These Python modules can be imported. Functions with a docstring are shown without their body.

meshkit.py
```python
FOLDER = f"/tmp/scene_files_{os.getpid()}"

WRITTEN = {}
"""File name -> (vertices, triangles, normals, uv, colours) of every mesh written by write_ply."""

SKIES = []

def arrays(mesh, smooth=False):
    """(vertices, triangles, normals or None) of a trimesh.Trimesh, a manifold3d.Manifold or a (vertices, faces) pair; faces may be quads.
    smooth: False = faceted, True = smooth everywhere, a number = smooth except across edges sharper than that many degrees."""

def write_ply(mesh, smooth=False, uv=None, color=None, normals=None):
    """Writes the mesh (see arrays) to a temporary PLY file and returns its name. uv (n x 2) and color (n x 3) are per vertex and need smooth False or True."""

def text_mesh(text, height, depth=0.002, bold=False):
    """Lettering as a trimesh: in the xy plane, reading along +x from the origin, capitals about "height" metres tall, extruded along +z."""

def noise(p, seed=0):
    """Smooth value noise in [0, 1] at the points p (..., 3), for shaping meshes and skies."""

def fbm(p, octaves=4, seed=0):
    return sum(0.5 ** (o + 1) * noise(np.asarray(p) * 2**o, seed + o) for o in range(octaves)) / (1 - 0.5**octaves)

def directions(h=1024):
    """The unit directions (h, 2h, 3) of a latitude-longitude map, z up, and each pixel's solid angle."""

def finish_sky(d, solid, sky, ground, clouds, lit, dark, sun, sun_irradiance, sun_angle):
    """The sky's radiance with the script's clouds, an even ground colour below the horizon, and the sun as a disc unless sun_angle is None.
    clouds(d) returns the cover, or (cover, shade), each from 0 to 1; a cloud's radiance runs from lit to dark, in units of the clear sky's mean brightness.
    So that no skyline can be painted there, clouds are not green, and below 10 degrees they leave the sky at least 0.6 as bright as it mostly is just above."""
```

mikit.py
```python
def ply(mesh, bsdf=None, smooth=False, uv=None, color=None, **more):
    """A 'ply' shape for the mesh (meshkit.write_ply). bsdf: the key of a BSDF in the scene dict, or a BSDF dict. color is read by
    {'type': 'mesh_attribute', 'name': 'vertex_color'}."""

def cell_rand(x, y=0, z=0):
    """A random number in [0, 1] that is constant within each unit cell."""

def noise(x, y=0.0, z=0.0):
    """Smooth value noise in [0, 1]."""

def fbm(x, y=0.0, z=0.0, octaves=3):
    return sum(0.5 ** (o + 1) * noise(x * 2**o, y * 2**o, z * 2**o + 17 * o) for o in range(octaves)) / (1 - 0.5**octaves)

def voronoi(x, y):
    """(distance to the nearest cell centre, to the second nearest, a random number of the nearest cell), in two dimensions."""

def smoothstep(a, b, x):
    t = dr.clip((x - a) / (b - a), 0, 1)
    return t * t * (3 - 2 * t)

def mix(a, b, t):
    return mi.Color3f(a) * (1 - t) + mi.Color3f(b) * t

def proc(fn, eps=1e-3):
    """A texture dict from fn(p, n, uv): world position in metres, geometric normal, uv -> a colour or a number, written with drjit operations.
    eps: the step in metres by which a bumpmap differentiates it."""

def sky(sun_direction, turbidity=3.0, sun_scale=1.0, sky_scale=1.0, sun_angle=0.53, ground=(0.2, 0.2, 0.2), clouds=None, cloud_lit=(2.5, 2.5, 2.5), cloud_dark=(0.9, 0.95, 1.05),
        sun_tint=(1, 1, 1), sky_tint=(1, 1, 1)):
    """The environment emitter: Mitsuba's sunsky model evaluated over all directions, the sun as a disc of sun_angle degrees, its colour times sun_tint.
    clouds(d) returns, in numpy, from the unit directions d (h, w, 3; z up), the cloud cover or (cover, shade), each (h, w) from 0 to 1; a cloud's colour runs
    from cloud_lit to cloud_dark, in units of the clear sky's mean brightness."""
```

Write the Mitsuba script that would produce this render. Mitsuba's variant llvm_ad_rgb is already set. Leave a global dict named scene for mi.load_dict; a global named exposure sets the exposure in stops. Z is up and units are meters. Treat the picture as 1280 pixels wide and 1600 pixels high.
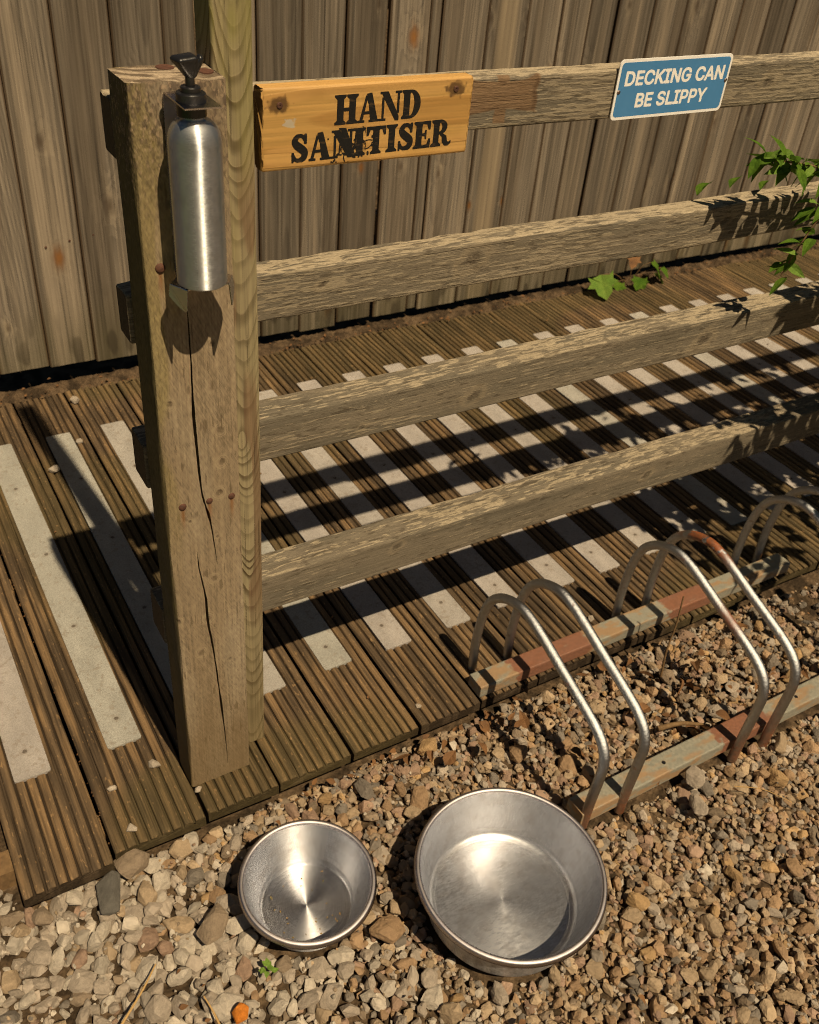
import math, random
import numpy as np, trimesh, manifold3d, mapbox_earcut
import shapely, shapely.geometry as sg, shapely.affinity as sa
import drjit as dr, mitsuba as mi
import mikit, meshkit
from mikit import noise, fbm, voronoi, smoothstep, mix, cell_rand, proc

T = mi.ScalarTransform4f
scene, labels = {}, {}
# ------------------------------------------------------------------ camera, sky, exposure
CAM = np.array([-0.2993, -1.0612, 1.4779])
FWD = np.array([0.4434, 0.6603, -0.6061])
UP = np.array([0.2518, 0.5572, 0.7913])
scene['camera'] = {'type': 'thinlens', 'fov': 2 * math.degrees(math.atan(640 / 1482.0)), 'fov_axis': 'x', 'near_clip': 0.05, 'far_clip': 400.0,
                   'aperture_radius': 0.0019, 'focus_distance': 1.32,
                   'to_world': T().look_at(origin=CAM.tolist(), target=(CAM + FWD).tolist(), up=UP.tolist())}
scene['sky'] = mikit.sky([0.05, -0.6, 1.0], turbidity=3.5, sun_scale=1.0, sky_scale=0.16, sun_tint=(1.0, 0.95, 0.805), sky_tint=(0.95, 1.0, 0.90), ground=(0.10, 0.09, 0.06))
exposure = 1.82
rng = np.random.default_rng(7)
random.seed(7)


# ------------------------------------------------------------------ helpers
def fresh(key):
    if key not in scene and key not in labels:
        return key
    n = 1
    while f'{key}_{n:03d}' in scene or f'{key}_{n:03d}' in labels:
        n += 1
    return f'{key}_{n:03d}'


def put(key, mesh, mat, smooth=False, parent=None, label=None, **kw):
    key = fresh(f'{parent}__{key}' if parent else key)
    scene[key] = mikit.ply(mesh, mat, smooth=smooth, **kw)
    if label:
        labels[key] = {'label': label}
    return key


def thing(key, label, category, group=None, kind=None):
    key = fresh(key)
    tag(key, label, category, group, kind)
    return key


def tag(key, label=None, category=None, group=None, kind=None):
    d = labels.setdefault(key, {})
    for k, v in (('label', label), ('category', category), ('group', group), ('kind', kind)):
        if v:
            d[k] = v


def rrect(w, h, r, step=0.01, n=3):
    """Counter-clockwise rounded rectangle about the origin, straight edges cut to about step."""
    pts = []
    for cx, cy, a0 in ((w / 2 - r, h / 2 - r, 0), (-w / 2 + r, h / 2 - r, 90), (-w / 2 + r, -h / 2 + r, 180), (w / 2 - r, -h / 2 + r, 270)):
        for k in range(n + 1):
            a = math.radians(a0 + 90 * k / n)
            pts.append((cx + r * math.cos(a), cy + r * math.sin(a)))
    return resample(np.array(pts), step)


def resample(P, step):
    out = []
    for a, b in zip(P, np.roll(P, -1, 0)):
        k = max(1, int(round(np.linalg.norm(b - a) / step)))
        out += [a + (b - a) * t / k for t in range(k)]
    return np.array(out)


AX = {'x': (0, 1, 2), 'y': (1, 0, 2), 'z': (2, 0, 1)}


def sweep(P, S, axis, disp=None, bevel=0.0, off=(0, 0), seed=None):
    """The closed profile P run along S on an axis, both ends capped. disp(V) moves the vertices. Returns (v, f, uv)."""
    S = np.asarray(S, float)
    P = np.asarray(P, float)
    m, n = len(S), len(P)
    G = np.repeat(P[None], m, 0)
    if bevel:
        c = P.mean(0)
        k = 1 - bevel / np.abs(P - c).max()
        G[0] = c + (P - c) * k
        G[-1] = G[0]
        S = S.copy()
        S = np.r_[S[0], S[0] + bevel, S[1:-1], S[-1] - bevel, S[-1]]
        G = np.concatenate([G[:1], P[None], G[1:-1], P[None], G[-1:]])
        m = len(S)
    l, a, b = AX[axis]
    V = np.zeros((m, n, 3))
    V[..., l] = S[:, None]
    V[..., a] = G[..., 0] + off[0]
    V[..., b] = G[..., 1] + off[1]
    if disp is not None:
        V = disp(V)
    i, j = np.meshgrid(np.arange(m - 1), np.arange(n), indexing='ij')
    q = np.stack([i * n + j, i * n + (j + 1) % n, (i + 1) * n + (j + 1) % n, (i + 1) * n + j], -1).reshape(-1, 4)
    F = np.vstack([q[:, [0, 1, 2]], q[:, [0, 2, 3]]])
    tri = np.asarray(mapbox_earcut.triangulate_float64(P.copy(), np.array([n], np.uint32)), int).reshape(-1, 3)
    v = np.vstack([V.reshape(-1, 3), V[0], V[-1]])
    pa = P[tri]
    area = np.cross(pa[:, 1] - pa[:, 0], pa[:, 2] - pa[:, 0])
    tri = np.where((area > 0)[:, None], tri, tri[:, ::-1])
    F = np.vstack([F, tri[:, ::-1] + m * n, tri + (m + 1) * n])
    if axis == 'y':
        F = F[:, ::-1]
    return v, F, np.full((len(v), 2), [0.0 if seed is None else float(seed), 0.0])


def putsweep(key, r, mat, smooth=True, **kw):
    return put(key, (r[0], r[1]), mat, smooth=smooth, uv=r[2], **kw)


def lathe(prof, n=64, at=(0, 0, 0)):
    """Profile (r, z) turned about z: (v, f, uv); v runs along the profile, u round it."""
    prof = np.asarray(prof, float)
    t = np.linspace(0, 2 * np.pi, n + 1)
    m = len(prof)
    V = np.stack([prof[:, :1] * np.cos(t), prof[:, :1] * np.sin(t), np.repeat(prof[:, 1:], n + 1, 1)], -1) + np.array(at)
    L = np.r_[0, np.cumsum(np.linalg.norm(np.diff(prof, axis=0), axis=1))]
    UV = np.stack(np.meshgrid(t / (2 * np.pi), L / L[-1]), -1)
    i, j = np.meshgrid(np.arange(m - 1), np.arange(n), indexing='ij')
    w = n + 1
    q = np.stack([i * w + j, i * w + j + 1, (i + 1) * w + j + 1, (i + 1) * w + j], -1).reshape(-1, 4)
    return V.reshape(-1, 3), np.vstack([q[:, [0, 1, 2]], q[:, [0, 2, 3]]]), UV.reshape(-1, 2)


def spline(pts, k=8):
    p = np.asarray(pts, float)
    e = np.vstack([2 * p[0] - p[1], p, 2 * p[-1] - p[-2]])
    out = []
    for i in range(1, len(e) - 2):
        for t in np.arange(k) / k:
            a, b, c, d = e[i - 1:i + 3]
            out.append(0.5 * (2 * b + (c - a) * t + (2 * a - 5 * b + 4 * c - d) * t * t + (3 * b - a - 3 * c + d) * t ** 3))
    return np.array(out + [p[-1]])


def tube(pts, rad, n=12):
    p = np.asarray(pts, float)
    rad = np.broadcast_to(rad, (len(p),))
    t = np.gradient(p, axis=0)
    t /= np.linalg.norm(t, axis=1, keepdims=True)
    a = np.cross(t[0], [0.3, 0.2, 0.9] if abs(t[0][2]) < 0.9 else [1.0, 0.1, 0])
    A = []
    for k in range(len(p)):
        a = a - t[k] * (a @ t[k])
        a /= np.linalg.norm(a)
        A.append(a)
    A = np.array(A)
    B = np.cross(t, A)
    ang = np.arange(n) * 2 * np.pi / n
    V = p[:, None] + rad[:, None, None] * (np.cos(ang)[None, :, None] * A[:, None] + np.sin(ang)[None, :, None] * B[:, None])
    m = len(p)
    i, j = np.meshgrid(np.arange(m - 1), np.arange(n), indexing='ij')
    q = np.stack([i * n + j, i * n + (j + 1) % n, (i + 1) * n + (j + 1) % n, (i + 1) * n + j], -1).reshape(-1, 4)
    v = np.vstack([V.reshape(-1, 3), p[:1], p[-1:]])
    k = np.arange(n)
    c0 = np.stack([np.full(n, m * n), (k + 1) % n, k], 1)
    c1 = np.stack([np.full(n, m * n + 1), (m - 1) * n + k, (m - 1) * n + (k + 1) % n], 1)
    return v, np.vstack([q[:, [0, 1, 2]], q[:, [0, 2, 3]], c0, c1])


def join(parts):
    v, f, at = [], [], 0
    for p in parts:
        a, b = (np.asarray(p.vertices), np.asarray(p.faces)) if hasattr(p, 'vertices') else p[:2]
        v.append(a)
        f.append(b + at)
        at += len(a)
    return np.vstack(v), np.vstack(f)


def mani(mesh):
    v, f = mesh[:2]
    m = trimesh.Trimesh(v, f, process=True)
    m.merge_vertices(digits_vertex=6)
    return manifold3d.Manifold(manifold3d.Mesh(np.asarray(m.vertices, np.float32), np.asarray(m.faces, np.uint32)))


def extrude(poly, d, at=(0, 0, 0), frame=None):
    """A shapely polygon extruded by d along the third axis of frame (default x, y, z)."""
    out = []
    for g in getattr(poly, 'geoms', [poly]):
        if g.is_empty or g.area < 1e-9:
            continue
        out.append(trimesh.creation.extrude_polygon(g, d, engine='earcut'))
    v, f = join(out)
    if frame is not None:
        M = np.array(frame, float).T
        v = v @ M.T
        if np.linalg.det(M) < 0:
            f = f[:, ::-1]
    return v + np.array(at), f


XZ = [[1, 0, 0], [0, 0, 1], [0, -1, 0]]      # drawn in x and z, thickness towards the viewer (-y)


# ------------------------------------------------------------------ materials
def P_(col, rough=0.8, spec=0.25, **kw):
    return {'type': 'principled', 'base_color': col if isinstance(col, dict) else {'type': 'rgb', 'value': list(col)}, 'roughness': rough, 'specular': spec, **kw}


def bump(b, fn, scale, eps=4e-4):
    return {'type': 'bumpmap', 'arbitrary': proc(fn, eps), 'scale': scale, 'bsdf': b}


def C3(r, g, b):
    return mi.Color3f(r, g, b)


def grain(l, a, b, s, ring=0.006, K=0.45, halfw=0.06, pd=0.05, wob=0.03, kr=0.012, fine=420.0):
    """Wood: late wood bands, fibre, knot halo, knot core. l runs along the grain, a across the face, b into it, s is the piece's number."""
    h1, h2, h3 = cell_rand(s, 1, 7), cell_rand(s, 2, 7), cell_rand(s, 3, 7)
    L = l + h1 * 53.0
    kc = dr.floor(L / K)
    kl = (kc + 0.2 + 0.6 * cell_rand(kc, s, 5)) * K
    ka = (cell_rand(kc, s, 6) - 0.5) * 1.4 * halfw
    kk = kr * (0.45 + cell_rand(kc, s, 8))
    d2 = (dr.square((L - kl) / 2.0) + dr.square(a - ka)) / dr.square(kk) * (0.6 + 0.8 * noise(L * 60, a * 140, s))
    halo, core = dr.exp(-d2 * 0.30), dr.exp(-d2 * 1.5)
    drift = (noise(L * 1.1, s * 3.1) - 0.5) * 2 * wob
    aa = a + (h2 - 0.5) * 0.05 + drift * 0.5 + (noise(L * 5.0, a * 12, s) - 0.5) * 0.005
    bb = b + pd * (0.7 + 0.6 * h3) + drift
    ph = (dr.sqrt(dr.square(aa) + dr.square(bb)) + halo * kk * 1.6) / ring
    fr = ph - dr.floor(ph)
    late = smoothstep(0.30, 0.88, fr) * (1 - smoothstep(0.92, 1.0, fr))
    fib = fbm(L * 9, a * fine, b * fine, 2)
    return late, fib, halo, core, L


def sd(uv):
    return dr.floor(uv.x + 0.5)


# close boarded fence
FP = 0.137


def fence_g(p, uv):
    s = sd(uv)
    a = p.x - dr.floor(p.x / FP) * FP - FP / 2
    return (*grain(p.z, a, p.y - 1.54, s, 0.0075, 0.62, 0.05, 0.045, 0.03, 0.013, 420.0), s, a)


def fence_c(p, n, uv):
    late, fib, halo, core, L, s, a = fence_g(p, uv)
    tone = 0.62 + 0.62 * cell_rand(s, 9, 2)
    wet = noise(a * 26 + s * 7, p.z * 0.7, s)
    fine = fbm(a * 150 + s * 11, p.z * 1.6, s, 3)
    c = mix((0.174, 0.146, 0.112), (0.103, 0.086, 0.067), late * 0.6)
    c = mix(c, (0.240, 0.196, 0.144), smoothstep(0.55, 0.85, wet) * 0.8)
    c = mix(c, (0.110, 0.088, 0.064), smoothstep(0.50, 0.25, wet) * 0.75)
    c = c * (0.04 + 0.76 * fib + 1.16 * fine)
    c = mix(c, (0.34, 0.28, 0.20), smoothstep(0.05, 0.8, halo) * 0.62 * smoothstep(0.40, 0.70, fbm(a * 120, p.z * 14, s, 3)))
    c = mix(c, (0.060, 0.040, 0.026), core * 0.75)
    c = mix(c, (0.22, 0.10, 0.032), core * smoothstep(0.72, 0.85, cell_rand(s, dr.floor(L / 0.62), 4)))
    c = mix(c, C3(0.36, 0.285, 0.19) * (0.5 + fine), smoothstep(0.05, 0.02, dr.abs(p.x - 1.640 + 0.012 * (noise(p.z * 3.0) - 0.5))) * 0.75)
    low = smoothstep(0.30, 0.0, p.z + 0.12 * (noise(p.x * 22, p.z * 6) - 0.5))
    c = mix(c, (0.085, 0.075, 0.032), low * 0.45)
    c = mix(c, (0.040, 0.032, 0.020), smoothstep(0.62, 0.8, noise(p.x * 40, p.z * 11, 3)) * low * 0.7)
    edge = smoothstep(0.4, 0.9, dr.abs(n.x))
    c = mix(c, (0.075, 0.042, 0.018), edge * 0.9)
    return c * tone


def fence_b(p, n, uv):
    late, fib, halo, core, L, s, a = fence_g(p, uv)
    return fib * 0.6 + late * 0.3 - core * 0.6 + 0.8 * fbm(a * 150 + s * 11, p.z * 1.6, s, 3)


scene['fence_wood'] = bump(P_(proc(fence_c), 0.85, 0.2), fence_b, 0.0011, 6e-4)


# big gate post
def post_g(p):
    return grain(p.z, p.x - 0.056, p.y, 3.0, 0.010, 0.21, 0.045, 0.09, 0.02, 0.009, 520.0)


PKN = ((0.0178, 0.8085, 0.0070), (0.0855, 0.7515, 0.0085), (0.0861, 0.6987, 0.0080), (0.0800, 0.6461, 0.0085), (0.0648, 0.4851, 0.0080), (0.0504, 0.405, 0.0085), (0.0040, 0.4183, 0.006), (0.0334, 0.6073, 0.0035), (0.0736, 0.5661, 0.0040), (0.0800, 0.885, 0.0060), (0.036, 0.335, 0.0090), (0.083, 0.300, 0.005))


def post_k(p):
    ring, core = mi.Float(0), mi.Float(0)
    for kx, kz, kr in PKN:
        d = dr.sqrt(dr.square((p.x - kx) * 1.15) + dr.square(p.z - kz)) / (kr * 1.35) * (1 + 0.35 * (noise(p.x * 160, p.z * 160) - 0.5))
        on = smoothstep(0.02, 0.01, p.y)
        core = dr.maximum(core, smoothstep(0.62, 0.25, d) * on * (0.4 + 0.6 * noise(p.x * 500, p.z * 500)))
        ring = dr.maximum(ring, smoothstep(1.35, 1.0, d) * smoothstep(0.45, 0.8, d) * on * (0.5 + 0.5 * dr.sin(d * 22)))
    return ring, core


def post_c(p, n, uv):
    late, fib, halo, core, L = post_g(p)
    kring, kcore = post_k(p)
    saw = noise((p.x * 1.0 + p.z * 0.45) * 900, (p.z - p.x) * 60, p.y * 500)
    spk = fbm(p.x * 480, p.y * 480, p.z * 150, 3)
    big = fbm(p.x * 22, p.y * 22, p.z * 4.5, 3)
    c = mix((0.250, 0.192, 0.124), (0.185, 0.140, 0.088), late * 0.4)
    c = mix(c, (0.300, 0.246, 0.172), smoothstep(0.42, 0.72, big) * 0.6)
    c = c * (0.30 + 0.50 * fib + 0.34 * saw + 0.52 * spk)
    c = mix(c, (0.105, 0.074, 0.044), kcore * 0.8)
    c = mix(c, (0.36, 0.285, 0.185), kring * 0.55)
    c = mix(c, (0.10, 0.07, 0.04), smoothstep(0.80, 0.9, noise(p.x * 330, p.y * 330, p.z * 34)) * 0.6)
    # lichen along the damp edge, darker stain near the top, damp foot
    lich = smoothstep(0.42, 0.72, noise(p.z * 8, p.x * 24, 5) + 0.42 * smoothstep(0.030, 0.0, p.x) - 0.34 * smoothstep(0.0, 0.055, p.x)) * smoothstep(0.45, 0.8, p.z)
    lich = dr.maximum(lich, 0.9 * smoothstep(0.004, 0.0005, p.x) * smoothstep(0.35, 0.6, noise(p.z * 60, p.y * 60)))
    band = dr.exp(-dr.square((p.x - 0.033) / 0.012)) * smoothstep(0.84, 1.0, p.z) * smoothstep(1.19, 1.12, p.z)
    lich = dr.maximum(lich * 0.8, band * (0.4 + 0.6 * noise(p.z * 20, p.x * 80)))
    c = mix(c, C3(0.235, 0.190, 0.060) * (0.45 + 0.95 * spk), lich * 0.6)
    side = smoothstep(0.6, 0.9, -n.x)  # left face: dark green algae, darkened further to paint in its shade
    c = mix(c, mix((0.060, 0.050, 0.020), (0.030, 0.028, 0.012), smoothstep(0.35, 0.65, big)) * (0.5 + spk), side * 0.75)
    top = smoothstep(0.98, 1.19, p.z + 0.10 * (big - 0.5))
    speck = smoothstep(0.48, 0.70, fbm(p.x * 300, p.y * 300, p.z * 110, 2))
    c = mix(c, (0.085, 0.062, 0.046), top * (0.20 + 0.55 * speck))
    c = mix(c, (0.36, 0.26, 0.17), top * smoothstep(0.56, 0.74, fbm(p.x * 420, p.y * 420, p.z * 170, 3)) * 0.6)
    foot = smoothstep(0.42, 0.0, p.z + 0.15 * (big - 0.5))
    c = mix(c, (0.150, 0.100, 0.044), foot * 0.6)
    for bx, bz in ((0.024, 0.636), (0.064, 0.635), (0.098, 0.634), (0.02, 0.997)):
        run = dr.exp(-dr.square((p.x - bx) / 0.0030)) * smoothstep(bz - 0.05, bz - 0.008, p.z) * smoothstep(bz + 0.004, bz - 0.004, p.z)
        c = mix(c, (0.20, 0.080, 0.022), run * 0.7)
    endg = smoothstep(0.7, 0.95, n.z)
    rr = dr.sqrt(dr.square(p.x - 0.07) + dr.square(p.y - 0.16)) * 260
    c = mix(c, mix((0.34, 0.27, 0.19), (0.10, 0.074, 0.050), smoothstep(0.3, 0.7, noise(rr * 0.7, p.x * 40, p.y * 40))) * (0.5 + 0.9 * spk), endg * 0.9)
    return c


def post_b(p, n, uv):
    late, fib, halo, core, L = post_g(p)
    saw = noise((p.x + p.z * 0.45) * 900, (p.z - p.x) * 60, p.y * 500)
    return fib * 0.7 + saw * 0.35 + late * 0.2 - post_k(p)[1] * 1.2 + 0.6 * fbm(p.x * 420, p.y * 420, p.z * 130, 2) + smoothstep(0.95, 1.18, p.z) * fbm(p.x * 300, p.y * 300, p.z * 160, 2) * 1.1


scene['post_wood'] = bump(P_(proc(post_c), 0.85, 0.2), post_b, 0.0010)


# tall thin post with bold rings
def tall_g(p):
    t = (p.x - 0.1455) + 0.5 * (p.y - 0.047)
    wv = (noise(p.z * 5.0, p.x * 9, 2.0) - 0.5)
    kn = dr.exp(-dr.square((p.z - 0.685) / 0.030) - dr.square((p.x - 0.134) / 0.016))
    t = t + 0.016 * (noise(p.z * 2.7, 9.0) - 0.5) + 0.004 * (noise(p.x * 60, p.z * 22) - 0.5)
    f = p.z - (45 + 130 * noise(p.z * 2.3, 4.0)) * dr.square(t) + 0.05 * wv + 0.075 * kn + 0.006 * noise(p.x * 120, p.z * 26)
    ph = f / 0.030 + 1.3 * noise(f * 17, 7.0)
    fr = ph - dr.floor(ph)
    line = smoothstep(0.45, 0.88, fr) * (1 - smoothstep(0.92, 1.0, fr)) * (0.25 + 0.75 * noise(f * 25, 1.0)) * (0.5 + 0.5 * noise(p.x * 90, p.z * 30))
    check = smoothstep(0.80, 0.88, noise(p.x * 420, p.y * 420, p.z * 6))
    return line, check, fbm(p.x * 480, p.y * 480, p.z * 9, 2), kn


def tall_c(p, n, uv):
    line, check, fib, kn = tall_g(p)
    big = fbm(p.x * 30, p.y * 30, p.z * 5, 3)
    c = mix((0.262, 0.218, 0.128), (0.075, 0.052, 0.024), dr.minimum(line * 1.25, 1))
    c = mix(c, (0.235, 0.205, 0.075), smoothstep(0.40, 0.70, big) * 0.6 * smoothstep(0.7, 1.1, p.z))
    c = mix(c, (0.17, 0.165, 0.030), smoothstep(1.12, 1.35, p.z) * smoothstep(0.45, 0.7, noise(p.x * 80, p.z * 16)) * 0.6)
    red = smoothstep(0.60, 0.70, noise(p.x * 70 + 3, p.z * 5.5)) * smoothstep(0.25, 0.4, p.z) * smoothstep(1.15, 1.0, p.z)
    c = mix(c, (0.150, 0.090, 0.050), red * 0.7)
    c = mix(c, (0.06, 0.045, 0.025), check * 0.6)
    c = mix(c, (0.145, 0.105, 0.048), smoothstep(0.40, 0.0, p.z) * 0.6)
    return c * (0.62 + 0.70 * fib)


def tall_b(p, n, uv):
    line, check, fib, kn = tall_g(p)
    return fib * 0.6 + line * 0.8 - check * 0.8


scene['tall_post_wood'] = bump(P_(proc(tall_c), 0.82, 0.22), tall_b, 0.0010)


# rails
def rail_g(p, uv):
    s = sd(uv)
    zc = p.z - (dr.select(s < 1, 1.137, dr.select(s < 2, 0.898, dr.select(s < 3, 0.664, 0.344))))
    return (*grain(p.x, zc, p.y - 0.09, s + 20, 0.008, 0.55, 0.03, 0.06, 0.02, 0.013, 520.0), s)


RKN = ((0, 1.085, 1.138, 0.014), (1, 0.532, 0.908, 0.021), (1, 1.080, 0.906, 0.012), (1, 0.275, 0.906, 0.008), (2, 0.569, 0.654, 0.016), (2, 1.116, 0.660, 0.020), (2, 0.351, 0.646, 0.007), (3, 0.441, 0.362, 0.012), (3, 1.062, 0.346, 0.013))


def rail_k(p, s):
    ring, core = mi.Float(0), mi.Float(0)
    for k, kx, kz, kr in RKN:
        d = dr.sqrt(dr.square((p.x - kx + (p.z - kz) * -0.6) * 0.75) + dr.square(p.z - kz)) / kr * (1 + 0.5 * (noise(p.x * 120, p.z * 120) - 0.5))
        on = dr.select(dr.abs(s - k) < 0.5, 1.0, 0.0)
        core = dr.maximum(core, smoothstep(0.75, 0.30, d) * on * (0.35 + 0.65 * noise(p.x * 400, p.z * 400)))
        ring = dr.maximum(ring, smoothstep(1.5, 1.0, d) * smoothstep(0.5, 0.9, d) * on)
    return ring, core


def rail_flake(p, s):
    f = fbm(p.x * 40, p.y * 320, p.z * 320 + s * 9, 4)
    wide = fbm(p.x * 7, p.z * 30, s * 5, 2)
    hi = dr.select(s < 1, 0.055, dr.select(s < 2, 0.010, dr.select(s < 3, -0.10, -0.14)))
    return f + hi + (wide - 0.5) * 0.34


def rail_c(p, n, uv):
    late, fib, halo, core, L, s = rail_g(p, uv)
    kr, kc = rail_k(p, s)
    big = fbm(p.x * 6, p.y * 30, p.z * 30 + s * 4, 3)
    spk = fbm(p.x * 240, p.y * 700, p.z * 700, 2)
    long = fbm(p.x * 4, p.y * 900, p.z * 900 + s * 7, 2)
    c = mix((0.166, 0.140, 0.102), (0.128, 0.108, 0.076), late * 0.5)
    c = mix(c, (0.112, 0.099, 0.074), smoothstep(0.42, 0.66, big) * 0.6)
    c = c * (0.22 + 0.42 * fib + 0.45 * spk + 0.72 * long)
    c = mix(c, (0.052, 0.042, 0.028), smoothstep(0.70, 0.80, long) * 0.55)
    top = smoothstep(0.35, 0.85, n.z)
    fl = smoothstep(0.535, 0.60, rail_flake(p, s) + 0.15 * top)
    c = mix(c, C3(0.335, 0.278, 0.190) * (0.42 + 0.5 * fib + 0.65 * spk), fl * (0.50 + 0.38 * top))
    c = mix(c, (0.050, 0.038, 0.025), smoothstep(0.60, 0.70, fbm(p.x * 50 + 7, p.y * 200, p.z * 200, 3)) * 0.55)
    c = mix(c, C3(0.062, 0.047, 0.031) * (0.6 + 0.8 * spk), kc * 0.85)
    c = mix(c, (0.27, 0.215, 0.14), kr * 0.32)
    # mark left by an old plate screwed to the top rail
    u, w = (p.x - 0.545) / 0.062, (p.z - 1.146) / 0.027
    wob = 0.16 * (fbm(p.x * 60, p.z * 60, 1.0, 2) - 0.5)
    plate = smoothstep(1.05, 0.94, dr.abs(u) + wob) * smoothstep(0.72 + 0.30 * dr.square(u), 0.62 + 0.28 * dr.square(u), dr.abs(w) + wob)
    inner = smoothstep(0.93, 0.82, dr.abs(u) + wob) * smoothstep(0.62 + 0.30 * dr.square(u), 0.50 + 0.28 * dr.square(u), dr.abs(w) + wob)
    neck = smoothstep(0.19, 0.13, dr.abs(u) + wob * 0.4) * smoothstep(1.45, 1.3, dr.abs(w))
    on = dr.select(s < 1, 1.0, 0.0) * smoothstep(0.082, 0.076, p.y)
    c = mix(c, C3(0.175, 0.108, 0.058) * (0.5 + 0.5 * fib + 0.4 * spk), dr.maximum(plate, neck) * on * 0.85)
    c = mix(c, (0.080, 0.048, 0.026), (dr.maximum(plate - inner, 0) * smoothstep(0.4, 0.6, noise(p.x * 90, p.z * 90))) * on * 0.6)
    # weathered end grain, with the shade on the rail ends deepened in the colour
    c = mix(c, C3(0.080, 0.058, 0.036) * (0.5 + fib), smoothstep(0.6, 0.9, dr.abs(n.x)))
    return c


def rail_b(p, n, uv):
    late, fib, halo, core, L, s = rail_g(p, uv)
    return fib * 0.6 + smoothstep(0.535, 0.60, rail_flake(p, s)) * 0.4 + 0.7 * fbm(p.x * 240, p.y * 700, p.z * 700, 2) - rail_k(p, s)[1] * 1.5 - 0.8 * smoothstep(0.70, 0.80, fbm(p.x * 4, p.y * 900, p.z * 900 + s * 7, 2))


scene['rail_wood'] = bump(P_(proc(rail_c), 0.85, 0.2), rail_b, 0.0008)


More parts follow.
